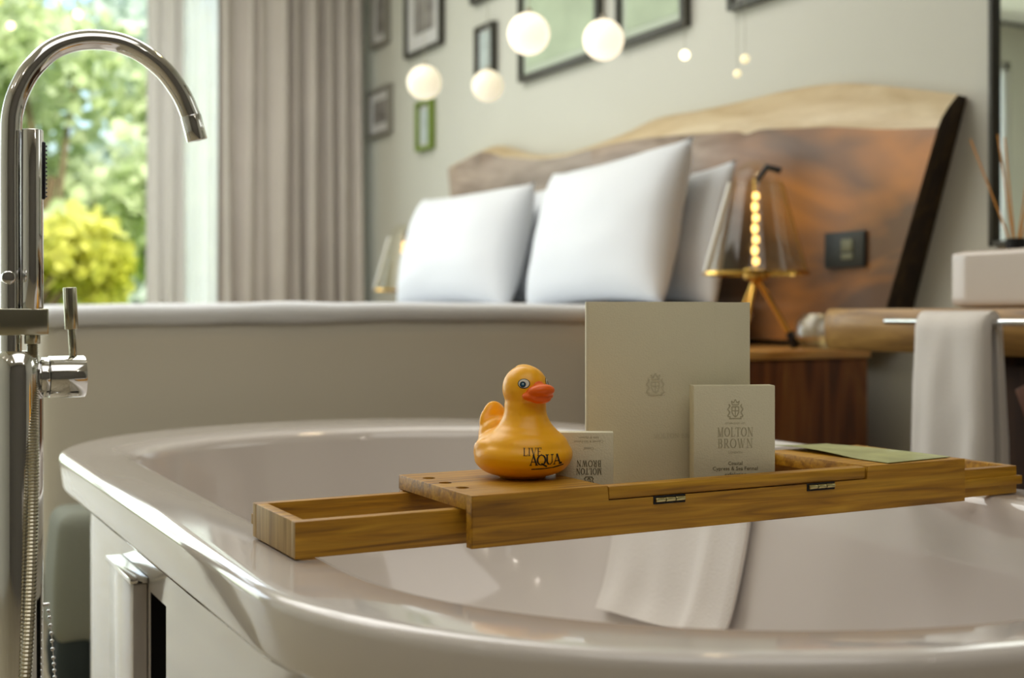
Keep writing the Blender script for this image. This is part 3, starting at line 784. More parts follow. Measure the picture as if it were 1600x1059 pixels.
# towel folded over the bar
def hung_towel():
    bm = NB(); n = 26; ys = [1.485 + .155 * i / n for i in range(n + 1)]
    bxx, bz = CX0 - .085, CTOP - .024
    prof = []
    for k in range(15): prof.append((-.034 - .006 * (1 - k / 14), -.262 + .262 * k / 14 * .95))
    for k in range(1, 8):
        a = PI * (1 - k / 8); prof.append((.033 * math.cos(a), -.012 + .031 * math.sin(a)))
    for k in range(15): prof.append((.033 + .006 * k / 14, -.012 - .235 * k / 14))
    inner = [(p[0] * .30, p[1] * (.97 if p[1] < -.02 else 1) - (.02 if p[1] > -.015 else 0)) for p in prof][::-1]
    loop = prof + inner
    rows = []
    for i, y in enumerate(ys):
        u = i / n
        rows.append([])
        for k, (px_, pz) in enumerate(loop):
            f = min(1, max(0, -pz / .2))
            w = 1 + .14 * math.sin(u * 11 + 1) * f + .10 * noise.noise(Vector((u * 4, pz * 12, k < len(prof))))
            edge = 1 - .35 * (abs(2 * u - 1) ** 8)
            yy = y + (.010 * (0.5 - u) * -f) * 1.6
            rows[-1].append(bm.verts.new((bxx + px_ * w * edge, yy, bz + pz + .003 * math.sin(u * 14) * (pz < -.2))))
    m = len(loop)
    for i in range(n):
        for k in range(m): bm.faces.new((rows[i][k], rows[i + 1][k], rows[i + 1][(k + 1) % m], rows[i][(k + 1) % m]))
    bm.faces.new(rows[0]); bm.faces.new(rows[-1][::-1])
    return obj('hand_towel', bm, M['towel'], None, (bxx, 1.56, bz), smooth=60)
tag(hung_towel(), 'folded white hand towel hanging over the chrome bar of the counter', 'towel')

# rectangular vessel basin
def basin():
    x0, x1, y0, y1, z0, z1 = 1.855, 2.20, 1.22, 1.72, CTOP + .001, CTOP + .109
    b = rounded_box((x0 + x1) / 2, (y0 + y1) / 2, (z0 + z1) / 2, x1 - x0, y1 - y0, z1 - z0, .012, 16)
    for v in b.verts:
        if v.co.z > z1 - .004 and x0 + .022 < v.co.x < x1 - .022 and y0 + .022 < v.co.y < y1 - .022:
            v.co.z -= .075
    return tag(obj('basin', b, M['basin'], None, (2.03, 1.45, CTOP)), 'white rectangular ceramic basin standing on the wooden counter', 'basin')
basin()
mr_ = thing('wall_mirror', 'tall thin-framed mirror on the wall above the basin', 'mirror', (WX, 1.4, CZ + .15))
b = NB(); my0, my1, mz0, mz1 = .5, 1.995, CZ + .152, 2.35
for a in ((my0, my1, mz0, mz0 + .012), (my0, my1, mz1 - .012, mz1), (my0, my0 + .012, mz0, mz1), (my1 - .012, my1, mz0, mz1)): box(b, WX - .028, WX - .002, *a, .001)
obj('frame', b, M['frame_black'], mr_)
obj('mirror_glass', bx(WX - .014, WX - .004, my0 + .01, my1 - .01, mz0 + .01, mz1 - .01), M['mirror'], mr_)
rd = thing('reed_diffuser', 'reed diffuser with dark collar standing behind the basin', 'diffuser', (2.12, 1.79, CTOP))
b = NB(); lathe(b, [(0, CTOP + .001), (.032, CTOP + .001), (.034, CTOP + .01), (.034, CTOP + .075), (.015, CTOP + .105), (.015, CTOP + .128), (0, CTOP + .128)], 2.12, 1.79, 28); obj('bottle', b, M['bowlglass'], rd)
b = NB(); lathe(b, [(0, CTOP + .124), (.019, CTOP + .124), (.019, CTOP + .145), (0, CTOP + .145)], 2.12, 1.79, 24); obj('collar', b, M['black'], rd)
for k, (dx, dy) in enumerate(((-.02, .10), (.0, -.07), (.03, -.02), (-.03, .02), (.02, .045), (-.01, -.12))):
    b = NB(); cyl(b, (2.12 - dx * .2, 1.79 - dy * .2, CTOP + .06), (2.12 + dx, 1.79 + dy, CTOP + .36), .0017, 8); obj('reed', b, M['reed'], rd)

# ================================================================ GLOBE AND BULB REFLECTIONS OF A GLASS PANE, BUILT AS HANGING LAMPS
def ray(px, py):
    c, s = math.cos(TH), math.sin(TH); u = (px - 800) / 1950; v = (490 - py) / 1950
    return Vector((u * c + s, -u * s + c, v))
def globe(p, r, mat, label, cutlip=False):
    t = thing('globe_reflection', label, 'lamp', p, 'round globe reflections built as hanging lamps above the bed')
    b = NB(); ball(b, p, r, 40, 28); obj('globe', b, mat, t, smooth=180)
    b = NB(); cyl(b, (p[0], p[1], p[2] + r - .002), (p[0], p[1], p[2] + r + .012), .008, 14); obj('cap', b, M['wire'], t)
    b = NB(); cyl(b, (p[0], p[1], p[2] + r + .01), (p[0], p[1], 2.75), .0012, 6); obj('cord', b, M['wire'], t)
    return t
for px_, py_, d, rp, mt, lb in ((826, 53, 3.4, 33, 'globe', 'brightest white globe reflection, built as a lamp, in front of the left large green print'),
                               (943, 62, 3.5, 32, 'globe', 'bright white globe reflection, built as a lamp between the two large green prints'),
                               (663, 129, 4.2, 27, 'globe_refl_dim', 'softer globe reflection, built as a lamp just above the small green-framed picture'),
                               (762, 134, 4.3, 25, 'globe_refl_dim', 'smallest globe reflection, built as a lamp, just under the narrow black-framed picture')):
    q = ray(px_, py_) * d
    globe((q.x, q.y, q.z + CZ), rp * d / 1950, M[mt], lb)
for px_, py_, d, rp, mt, lb in ((1070, 86, 3.0, 8, 'bulb', 'brightest tiny light reflection, built as a bulb above the headboard, left of its two neighbours'),
                               (1164, 92, 3.1, 7, 'bulb_refl_soft', 'tiny light reflection, built as a bulb above the headboard, upper of the right pair'),
                               (1152, 115, 3.0, 6, 'bulb_refl_soft', 'tiny light reflection, built as a bulb above the headboard, lower of the right pair'),
                               (122, 23, 3.8, 7, 'bulb', 'tiny light reflection, built as a bulb in front of the window above the tap arch'),
                               (17, 40, 3.8, 6, 'bulb', 'tiny light reflection, built as a bulb in front of the window at the left edge')):
    q = ray(px_, py_) * d; p = Vector((q.x, q.y, q.z + CZ)); r = rp * d / 1950
    t = thing('bulb_reflection', lb, 'light reflection', p, 'tiny light reflections built as bulbs on thin wires')
    b = NB(); ball(b, p, r, 16, 12); obj('bulb', b, M[mt], t, smooth=180)
    b = NB(); cyl(b, (p.x, p.y, p.z + r * .9), (p.x, p.y, 2.75), .0006, 5); obj('wire', b, M['wire'], t)

# ================================================================ BATHTUB
RZ = CZ - .2135                             # height of the rim
TCX = .772
YS = [0, .08, .16, .25, .34, .42, .5, .551, .635, .71, .8, .9, 1]   # positions along the straight side (near -> far)
YS = [0, .1, .2, .3, .4, .50, .585, .68, .76, .84, .92, 1]           # .50 -> 1.47, .585 -> 1.555 when near=.97, far=1.97
NE = 40
def ring_pts(a, bn, bf, yn, yf, z):
    pts = []
    for t in YS: pts.append((TCX - a, yn + (yf - yn) * t, z))                       # left side, near to far
    for k in range(1, NE):
        th = PI - PI * k / NE; pts.append((TCX + a * math.cos(th), yf + bf * math.sin(th), z))
    for t in reversed(YS): pts.append((TCX + a, yn + (yf - yn) * t, z))
    for k in range(1, NE):
        th = -PI * k / NE; pts.append((TCX + a * math.cos(th), yn + bn * math.sin(th), z))
    return pts
def build_tub():
    t = thing('bathtub', 'large white freestanding bathtub with broad flat rim across the foreground', 'bathtub', (TCX, 1.47, 0))
    O = lambda a, z, d=0: (a, .43 - (.495 - a), .43 - (.495 - a), .97, 1.97, z)
    R = []
    R.append(O(.440, 0.0)); R.append(O(.447, .004)); R.append(O(.450, .02)); R.append(O(.450, .40)); R.append(O(.450, RZ - .075))
    R.append(O(.453, RZ - .066)); R.append(O(.466, RZ - .060)); R.append(O(.482, RZ - .0575)); R.append(O(.488, RZ - .055)); R.append(O(.4905, RZ - .049)); R.append(O(.4925, RZ - .03))
    R.append(O(.4950, RZ - .011)); R.append(O(.4945, RZ - .006)); R.append(O(.4925, RZ - .0025)); R.append(O(.489, RZ - .0006)); R.append(O(.484, RZ + .0003)); R.append(O(.476, RZ + .0005))
    R.append((.45, .415, .36, .985, 1.94, RZ - .001))
    R.append((.414, .397, .300, 1.0, 1.90, RZ - .001)); R.append((.406, .389, .292, 1.0, 1.90, RZ - .003)); R.append((.400, .383, .286, 1.0, 1.90, RZ - .010)); R.append((.396, .379, .282, 1.0, 1.90, RZ - .022))
    R.append((.385, .365, .27, 1.0, 1.90, .42)); R.append((.365, .33, .25, 1.02, 1.88, .30)); R.append((.335, .29, .22, 1.05, 1.85, .20))
    R.append((.30, .25, .19, 1.08, 1.82, .15)); R.append((.25, .21, .15, 1.1, 1.8, .128)); R.append((.12, .12, .08, 1.2, 1.7, .122)); R.append((.01, .01, .01, 1.3, 1.6, .121))
    bm = NB(); rows = [[bm.verts.new(p) for p in ring_pts(*r)] for r in R]
    m = len(rows[0])
    for i in range(len(rows) - 1):
        for k in range(m):
            if i == 2 and k == 5: continue                    # the open slot in the apron
            bm.faces.new((rows[i][k], rows[i][(k + 1) % m], rows[i + 1][(k + 1) % m], rows[i + 1][k]))
    bm.faces.new(rows[-1]); bm.faces.new(rows[0][::-1])
    obj('tub_shell', bm, M['ceramic'], t, smooth=50)
    y0, y1 = .97 + .5, .97 + .585
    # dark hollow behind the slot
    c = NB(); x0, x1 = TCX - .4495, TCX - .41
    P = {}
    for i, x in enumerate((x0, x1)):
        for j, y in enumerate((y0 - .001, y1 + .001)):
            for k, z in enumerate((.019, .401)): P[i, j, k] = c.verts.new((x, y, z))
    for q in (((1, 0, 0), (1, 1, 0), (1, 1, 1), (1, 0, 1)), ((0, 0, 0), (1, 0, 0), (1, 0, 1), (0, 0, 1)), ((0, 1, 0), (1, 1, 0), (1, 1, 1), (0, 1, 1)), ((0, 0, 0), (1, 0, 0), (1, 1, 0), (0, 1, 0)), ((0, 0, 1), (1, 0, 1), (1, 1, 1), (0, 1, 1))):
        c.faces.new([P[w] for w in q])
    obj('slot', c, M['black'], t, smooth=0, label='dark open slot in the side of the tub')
    pn = obj('access_panel', bx(TCX - .468, TCX - .4505, 1.572, 1.735, .012, .408, bev=.002), M['ceramic'], t, label='glossy white access panel standing proud of the tub side')
    obj('trim_strip', bx(TCX - .472, TCX - .4505, 1.568, 1.739, .4085, .4155, bev=.0015), M['chrome'], pn, label='thin chrome strip along the panel top')
    b = NB(); lathe(b, [(0, .1245), (.02, .1245), (.026, .1235), (.028, .1215), (0, .1215)], TCX, 1.45, 28); obj('drain', b, M['chrome'], t)
    return t
TUB = build_tub()

# white towel draped over the far right rim and down the inside of the tub
def tub_towel():
    # path over the rim in the x-z plane, then the inside wall
    path = [(1.285, RZ - .16), (1.284, RZ - .06), (1.280, RZ - .012), (1.262, RZ + .010), (1.22, RZ + .012), (1.186, RZ + .010), (1.170, RZ - .006), (1.158, RZ - .05), (1.150, RZ - .11), (1.138, RZ - .17), (1.124, RZ - .225), (1.108, RZ - .262)]
    path = smooth_curve([(p[0], 0, p[1]) for p in path], 5)
    n = 34; bm = NB(); S = []
    L_ = [0]
    for a, b_ in zip(path, path[1:]): L_.append(L_[-1] + (b_ - a).length)
    for side in (0, 1):
        G = []
        for i, p in enumerate(path):
            d = (path[min(i + 1, len(path) - 1)] - path[max(i - 1, 0)]).normalized(); nrm = Vector((-d.z, 0, d.x))
            if nrm.z < 0 and i < 30: pass
            row = []
            for j in range(n + 1):
                u = j / n; y = 1.43 + .36 * u
                f = max(0, (i / len(path) - .4)) * 1.6
                fold = .010 * math.exp(-((u - .24) / .045) ** 2) + .004 * math.sin(u * 21 + i * .06) * f + .005 * noise.noise(Vector((u * 5, i * .09, 0)))
                th = .007 + fold * f + (.007 if .0 < u < .22 else 0) * f
                out = -nrm if nrm.x > 0 and i > 25 else nrm
                # outward from the enamel: up on the rim, -x on the inside wall, +x on the outside wall
                q = p + Vector((-d.z, 0, d.x)) * (-1) * (th if side else .001)
                row.append(bm.verts.new((q.x, y + .02 * f * (1 - u), q.z - .022 * u * f)))
            G.append(row)
        S.append(G)
    A, B = S; m = len(path)
    for i in range(m - 1):
        for j in range(n):
            bm.faces.new((A[i][j], A[i][j + 1], A[i + 1][j + 1], A[i + 1][j])); bm.faces.new((B[i][j], B[i + 1][j], B[i + 1][j + 1], B[i][j + 1]))
    for i in range(m - 1):
        bm.faces.new((A[i][0], A[i + 1][0], B[i + 1][0], B[i][0])); bm.faces.new((A[i][-1], B[i][-1], B[i + 1][-1], A[i + 1][-1]))
    for j in range(n):
        bm.faces.new((A[0][j], B[0][j], B[0][j + 1], A[0][j + 1])); bm.faces.new((A[-1][j], A[-1][j + 1], B[-1][j + 1], B[-1][j]))
    return obj('bath_towel', bm, M['towel'], None, (1.22, 1.6, RZ), smooth=60)
tag(tub_towel(), 'white towel draped over the tub rim and down its inside wall below the tray', 'towel')

# ================================================================ TAP
FY = 1.5
tap = thing('bath_tap', 'tall floor-standing chrome bath tap with arched spout and hand shower', 'tap', (.164, FY, 0))
FC = .164
b = NB(); lathe(b, [(0, 0), (.05, 0), (.05, .012), (.028, .016), (.027, .03), (.027, .672), (.025, .690), (.018, .698), (0, .698)], FC, FY, 48); obj('column', b, M['chrome'], tap)
sp = [(.157, FY, .69), (.157, FY, .80), (.157, FY, .93), (.160, FY, CZ + .232), (.172, FY, CZ + .265), (.187, FY, CZ + .287), (.203, FY, CZ + .302), (.224, FY, CZ + .312), (.247, FY, CZ + .3165), (.275, FY, CZ + .3155), (.301, FY, CZ + .306), (.326, FY, CZ + .288), (.346, FY, CZ + .262), (.358, FY, CZ + .236)]
b = NB(); pts = smooth_curve(sp, 8); tube(b, pts, .0115, 32); obj('spout', b, M['chrome'], tap)
e0 = Vector((.3575, FY, CZ + .237)); e1 = Vector((.3655, FY, CZ + .2075))
b = NB(); cyl(b, e0, e1, .0122, 32, .001); obj('aerator', b, M['chrome'], tap)
# hand shower in its holder
hs = thing('hand_shower', 'slim chrome hand shower standing in the holder of the tap', 'hand shower', (.178, FY - .012, CZ + .007))
HX, HY = .178, FY - .012
b = NB(); cyl(b, (HX, HY, CZ - .012), (HX, HY, CZ + .206), .0118, 32, .001); obj('handle', b, M['chrome'], hs)
b = NB(); box(b, HX + .008, HX + .0135, HY - .007, HY + .007, CZ + .128, CZ + .193, .002)
for k in range(13): cyl(b, (HX + .012, HY, CZ + .132 + k * .0047), (HX + .0155, HY, CZ + .132 + k * .0047), .0011, 8)
obj('spray_face', b, M['darkmetal'], hs, label='grey rubber nozzle strip')
b = NB(); cyl(b, (HX, HY, CZ - .034), (HX, HY, CZ - .012), .0085, 24, .001); obj('connector', b, M['nickel'], hs)
# holder bracket
b = NB(); box(b, .135, HX + .016, HY - .012, FY + .012, CZ - .024, CZ + .006, .002); obj('holder', b, M['nickel'], tap)
b = NB(); cyl(b, (.152, FY - .013, CZ + .040), (.152, FY - .028, CZ + .040), .0075, 24, .002); obj('diverter_knob', b, M['chrome'], tap)
# shower hose
hp = smooth_curve([(HX, HY, CZ - .030), (HX, HY - .006, CZ - .10), (HX - .002, HY - .022, CZ - .20), (HX - .006, HY - .030, CZ - .32), (HX - .014, HY - .034, CZ - .45), (HX - .022, HY - .030, CZ - .58), (HX - .018, HY - .03, CZ - .68), (HX - .004, HY - .026, CZ - .716), (HX + .012, HY - .02, CZ - .69)], 60)
b = NB(); tube(b, hp, .0062, 12, rfun=lambda i: .0066 if i % 2 else .0053); obj('hose', b, M['hosemetal'], hs, smooth=0, label='ribbed metal hose')
# mixer body and lever
VZ = CZ - .072
b = NB(); cyl(b, (.164, FY, VZ), (.192, FY, VZ), .017, 32); obj('mixer_neck', b, M['chrome'], tap)
b = NB(); cyl(b, (.187, FY, VZ), (.196, FY, VZ), .0225, 40, .0008); cyl(b, (.1965, FY, VZ), (.236, FY, VZ), .0238, 40, .001); obj('mixer_body', b, M['chrome'], tap)
b = NB(); cyl(b, (.2235, FY, VZ + .020), (.2215, FY, CZ - .012), .0042, 20, .0006); cyl(b, (.2218, FY, CZ - .018), (.2195, FY, CZ + .030), .0074, 28, .001); obj('lever', b, M['nickel'], tap)
# beads added for the highlights along the hose edge
b = NB()
pts = smooth_curve([(.196, FY, CZ - .33), (.199, FY - .004, CZ - .36), (.203, FY - .006, CZ - .42), (.206, FY - .006, CZ - .50), (.207, FY - .004, CZ - .64), (.207, FY, CZ - .736)], 18)
acc = 0; ball(b, pts[0], .0022, 10, 6)
for p, q in zip(pts, pts[1:]):
    acc += (q - p).length
    if acc > .0068: ball(b, q, .0023, 8, 6); acc = 0
tube(b, pts, .0006, 6); cyl(b, (.188, FY, CZ - .33), (.1975, FY, CZ - .33), .002, 10)
tag(obj('highlight_beads', b, M['chrome'], None, (.2, FY, 0)), 'thin string of silver beads added for the highlights beside the tap column', 'chain')

# ================================================================ GREY STOOL
st = thing('stool', 'dark grey felt stool on the floor between tap and bed', 'stool', (.435, 2.56, 0))
b = rounded_box(.435, 2.56, .235, .20, .18, .25, .03, 12, fn=lambda p: Vector((p.x * (1 - .12 * max(0, p.z / .13)), p.y * (1 - .12 * max(0, p.z / .13)), p.z)))
obj('seat', b, M['stool'], st)
for sx_ in (-.058, .05):
    for sy_ in (-.05, .05):
        b = NB(); lathe(b, [(0, .0), (.026, 0), (.036, .03), (.040, .08), (.036, .12), (0, .122)], .435 + sx_, 2.56 + sy_, 20); obj('foot', b, M['stool_foot'], st)

# ================================================================ BATH TRAY
TZ = RZ; TH_ = .048                          # tray bottom and height
TX0, TX1, TY0, TY1 = .495, 1.119, 1.0145, 1.186
OX0, OX1 = .640, .971                        # opening between the two end boards
tray = thing('bath_tray', 'extendable teak bath tray lying across the tub', 'tray', (.8, 1.10, TZ + .0005))
bt = TZ + .0005; tt = bt + TH_
# end boards
b = bx(TX0, OX0, TY0 + .0118, TY1, tt - .0145, tt, bev=.0006)
cutr = NB()
for hy in (1.147, 1.108, 1.069):
    cyl(cutr, (.5075 + .004, hy, tt - .03), (.5075 + .004, hy, tt + .02), .0065, 24); 
b = boolean_cut(b, cutr)
obj('left_board', b, M['teak'], tray, smooth=30)
obj('right_board', bx(OX1, TX1, TY0 + .0118, TY1, tt - .0145, tt, bev=.0006), M['teak'], tray)
# rails
b = NB(); 
for yy in (0, 1):
    P_ = [(TX0, bt), (TX1, bt), (TX1, tt), (OX1, tt), (OX1, tt - .0147), (OX0, tt - .0147), (OX0, tt), (TX0, tt)]
    if yy == 0: A_ = [b.verts.new((p[0], TY0, p[1])) for p in P_]; b.faces.new(A_)
    else: B_ = [b.verts.new((p[0], TY0 + .0117, p[1])) for p in P_]; b.faces.new(B_[::-1])
for k in range(8): b.faces.new((A_[k], B_[k], B_[(k + 1) % 8], A_[(k + 1) % 8]))
bmesh.ops.bevel(b, geom=[e for e in b.edges if abs(e.verts[0].co.y - e.verts[1].co.y) < 1e-6 and e.verts[0].co.y < TY0 + .001], offset=.0008, segments=2, affect='EDGES')
obj('front_rail', b, M['teak'], tray)
b = NB(); box(b, TX0, TX1, TY1 - .0115, TY1 - .0003, bt, tt - .0147, .0012); box(b, OX0, OX1, TY1 - .014, TY1 - .0003, tt - .0147, tt, .0008)
obj('back_rail', b, M['teak'], tray)
b = NB()
for k in range(7): box(b, OX0 - .02 + k * .0545, OX0 - .02 + k * .0545 + .042, TY0 + .0115, TY1 - .0115, bt + .001, bt + .007, .001)
obj('bottom_slats', b, M['teakY'], tray)
# the hinged book-rest frame, lying flat in the opening
b = NB(); lid0, lid1 = tt - .0135, tt - .0005
box(b, OX0 + .0015, OX1 - .0015, TY0 + .001, TY0 + .0165, lid0, lid1, .0022)
lid = obj('book_rest_frame', b, M['teak'], tray)
for hx in (.711, .905):
    b = NB(); box(b, hx - .019, hx + .019, TY0 - .0008, TY0 + .001, tt - .0215, tt - .0135, .0004)
    hg = obj('hinge', b, M['black'], tray)
    for k in (-1, 0, 1):
        b = NB(); cyl(b, (hx + k * .0118 - .0054, TY0 - .0016, tt - .0172), (hx + k * .0118 + .0054, TY0 - .0016, tt - .0172), .0023, 14, .0003)
        obj('knuckle', b, M['hinge'], hg, label='brass hinge knuckle')
# pull-out frames
def extension(x0, x1, y0, y1, z0, z1, ridge):
    th = .0115; b = NB()
    box(b, x0, x1, y0, y0 + th, z0, z1, .001); box(b, x0, x1, y1 - th, y1, z0, z1, .001)
    out = x0 if ridge == 'back' else x1 - th
    box(b, out, out + th, y0 + th, y1 - th, z0, z1, .001)
    zm = (z0 + z1) / 2
    box(b, x0 + (.0 if ridge == 'back' else 0), x1 + (.0 if ridge == 'back' else .004), y1 - .0005, y1 + .0055, zm - .005, zm + .005, .0006)
    if ridge == 'front': box(b, x0, x1 + .004, y0 - .0045, y0 + .0005, zm - .005, zm + .005, .0006)
    return b
e1_ = extension(.3385, .56, 1.0435, 1.1725, bt, bt + .0325, 'back')
for f in e1_.faces:
    if f.calc_center_median().x < .3387 : f.material_index = 1
for v in e1_.verts: pass
obj('left_extension', e1_, [M['teak'], M['teak_end']], tray)
obj('right_extension', extension(1.06, 1.224, 1.032, 1.172, bt, bt + .0325, 'front'), M['teak'], tray)

# leaf-green card on the right board
b = NB(); prof = [(1.011, 1.012), (1.116, 1.030), (1.084, 1.204), (1.010, 1.214), (.988, 1.118)]
nx_ = 14
G = []
for j in range(nx_ + 1):
    v = j / nx_; row = []
    a = Vector((1.006, 1.0195, 0)).lerp(Vector((.998, 1.214, 0)), v); c_ = Vector((1.112, 1.030, 0)).lerp(Vector((1.086, 1.206, 0)), v)
    for i in range(nx_ + 1):
        u = i / nx_; p = a.lerp(c_, u)
        z = tt + .0008 + .004 * max(0, (u - .72)) * (v < .9) * math.sin(v * 3.1) + .0045 * (1 - u) ** 3 * max(0, math.sin((v - .25) * 3.6))
        row.append((p.x, p.y, z))
    G.append(row)
T1 = [[b.verts.new(p) for p in r] for r in G]; T2 = [[b.verts.new((p[0], p[1], p[2] + .0006)) for p in r] for r in G]
for j in range(nx_):
    for i in range(nx_):
        b.faces.new((T1[j][i], T1[j + 1][i], T1[j + 1][i + 1], T1[j][i + 1])); b.faces.new((T2[j][i], T2[j][i + 1], T2[j + 1][i + 1], T2[j + 1][i]))
for j in range(nx_):
    b.faces.new((T1[j][0], T2[j][0], T2[j + 1][0], T1[j + 1][0])); b.faces.new((T1[j][-1], T1[j + 1][-1], T2[j + 1][-1], T2[j][-1]))
    b.faces.new((T1[0][j], T1[0][j + 1], T2[0][j + 1], T2[0][j])); b.faces.new((T1[-1][j], T2[-1][j], T2[-1][j + 1], T1[-1][j + 1]))
tag(obj('leaflet', b, M['leafcard'], None, (1.05, 1.1, tt)), 'pale green leaf-patterned leaflet lying on the right board of the tray', 'leaflet')

# ================================================================ BOXES AND CARD STANDING IN THE TRAY
RR = Vector((math.cos(TH), -math.sin(TH), 0)); FF = Vector((math.sin(TH), math.cos(TH), 0)); UU = Vector((0, 0, 1))
FLOORZ = bt + .0073
def frame_at(p, yaw_deg):
    """axes of an upright thing whose front faces back along its own -y; yaw turns it about z"""
    r = Matrix.Rotation(math.radians(yaw_deg), 3, 'Z')
    return Matrix.Translation(p) @ (Matrix((( RR.x, FF.x, 0), (RR.y, FF.y, 0), (0, 0, 1))) @ r).to_4x4()
def placed(bm, mt): return xform(bm, mt)
def plane_P(mt, y, flipx=1, flipz=1, ox=0, oz=0):
    return lambda u, v: mt @ Vector((ox + u * flipx, y, oz + v * flipz))
# big folded card
q = ray(918, 600) * 1.345
mc = frame_at((q.x, q.y, FLOORZ), 0)
big = thing('gift_card_folder', 'tall cream folded card standing upright at the back of the tray', 'card', (q.x, q.y, FLOORZ))
wA, hA = .1367, .2185 
b = NB(); box(b, 0, wA, 0, .0016, 0, hA, .0003)
placed(b, mc); obj('front_panel', b, M['card'], big)
b = NB(); box(b, 0, .0416, 0, .0016, 0, hA - .0005, .0003)
placed(b, mc @ Matrix.Translation((wA, .0002, 0)) @ Matrix.Rotation(math.radians(14), 4, 'Z')); obj('side_flap', b, M['card'], big)
b = NB(); box(b, -.0018, .0002, -.0004, .012, 0, hA, .0003)
placed(b, mc); obj('spine', b, M['card_edge'], big, label='pale folded edge of the card')
b = NB(); P = plane_P(mc, -.0004)
crest(b, P, .019, .073, .128); obj('embossed_crest', b, M['faint'], big, smooth=0, label='faint embossed crest')
b = NB(); strokes_word(b, 'MOLTON BROWN', P, .0048, x=.098, y=.072, align=.5, tk=.14, hk=.08)
obj('embossed_lettering', b, M['faint'], big, smooth=0, label='faint embossed lettering')
# soap box, right
q = ray(1084, 700) * 1.312
mb_ = frame_at((q.x, q.y, FLOORZ), 5)
sb = thing('soap_box', 'square cream toiletry box with crest, front right of the tall card', 'box', (q.x, q.y, FLOORZ))
wB, hB, tB = .0875, .1300, .020
b = NB(); box(b, 0, wB, 0, tB, 0, hB, .0009, 2); placed(b, mb_); obj('carton', b, M['card'], sb)
P = plane_P(mb_, -.0003)
b = NB(); zc = hB
crest(b, P, .0165, .0445, zc - .0265)
font_text(b, 'ESTABLISHED 1973', P, .0026, .0445, zc - .0405)
strokes_word(b, 'MOLTON', P, .0092, x=.0445, y=zc - .0535, width=.70, space=.12, tk=.13, hk=.05)
strokes_word(b, 'BROWN', P, .0092, x=.0445, y=zc - .0655, width=.80, space=.13, tk=.13, hk=.05)
font_text(b, 'LONDON', P, .0034, .0445, zc - .0715)
obj('crest_lettering', b, M['emboss'], sb, smooth=0, label='embossed crest and lettering')
b = NB()
font_text(b, 'Coastal', P, .0052, .0445, zc - .0835); font_text(b, 'Cypress & Sea Fennel', P, .0056, .0445, zc - .0892); font_text(b, 'exfoliating', P, .0056, .0445, zc - .0952)
obj('printed_lettering', b, M['print'], sb, smooth=0, label='small grey printed lines')
# small box behind the duck, standing upside down
q = ray(868, 700) * 1.275
ms = frame_at((q.x, q.y, FLOORZ), -3)
s2 = thing('soap_box', 'small cream toiletry box standing upside down behind the duck', 'box', (q.x, q.y, FLOORZ))
wS, hS = .0590, .0845
b = NB(); box(b, 0, wS, 0, .018, 0, hS, .0007, 2); placed(b, ms); obj('carton', b, M['card'], s2)
P = plane_P(ms, -.0003, -1, -1, .034, hS)
b = NB()
strokes_word(b, 'BROWN', P, .0062, x=0, y=.0285, width=.8, space=.12, tk=.13, hk=.06)
strokes_word(b, 'MOLTON', P, .0062, x=0, y=.0365, width=.7, space=.12, tk=.13, hk=.06)
crest(b, P, .0095, 0, .0500)
obj('crest_lettering', b, M['print'], s2, smooth=0, label='upside-down crest and lettering')
b = NB()
font_text(b, 'bath & shower', P, .0034, 0, .0040); font_text(b, 'Cypress & Sea Fennel', P, .0034, 0, .0080); font_text(b, 'Coastal', P, .0034, 0, .0150)
obj('printed_lettering', b, M['emboss'], s2, smooth=0, label='faint upside-down printed lines')

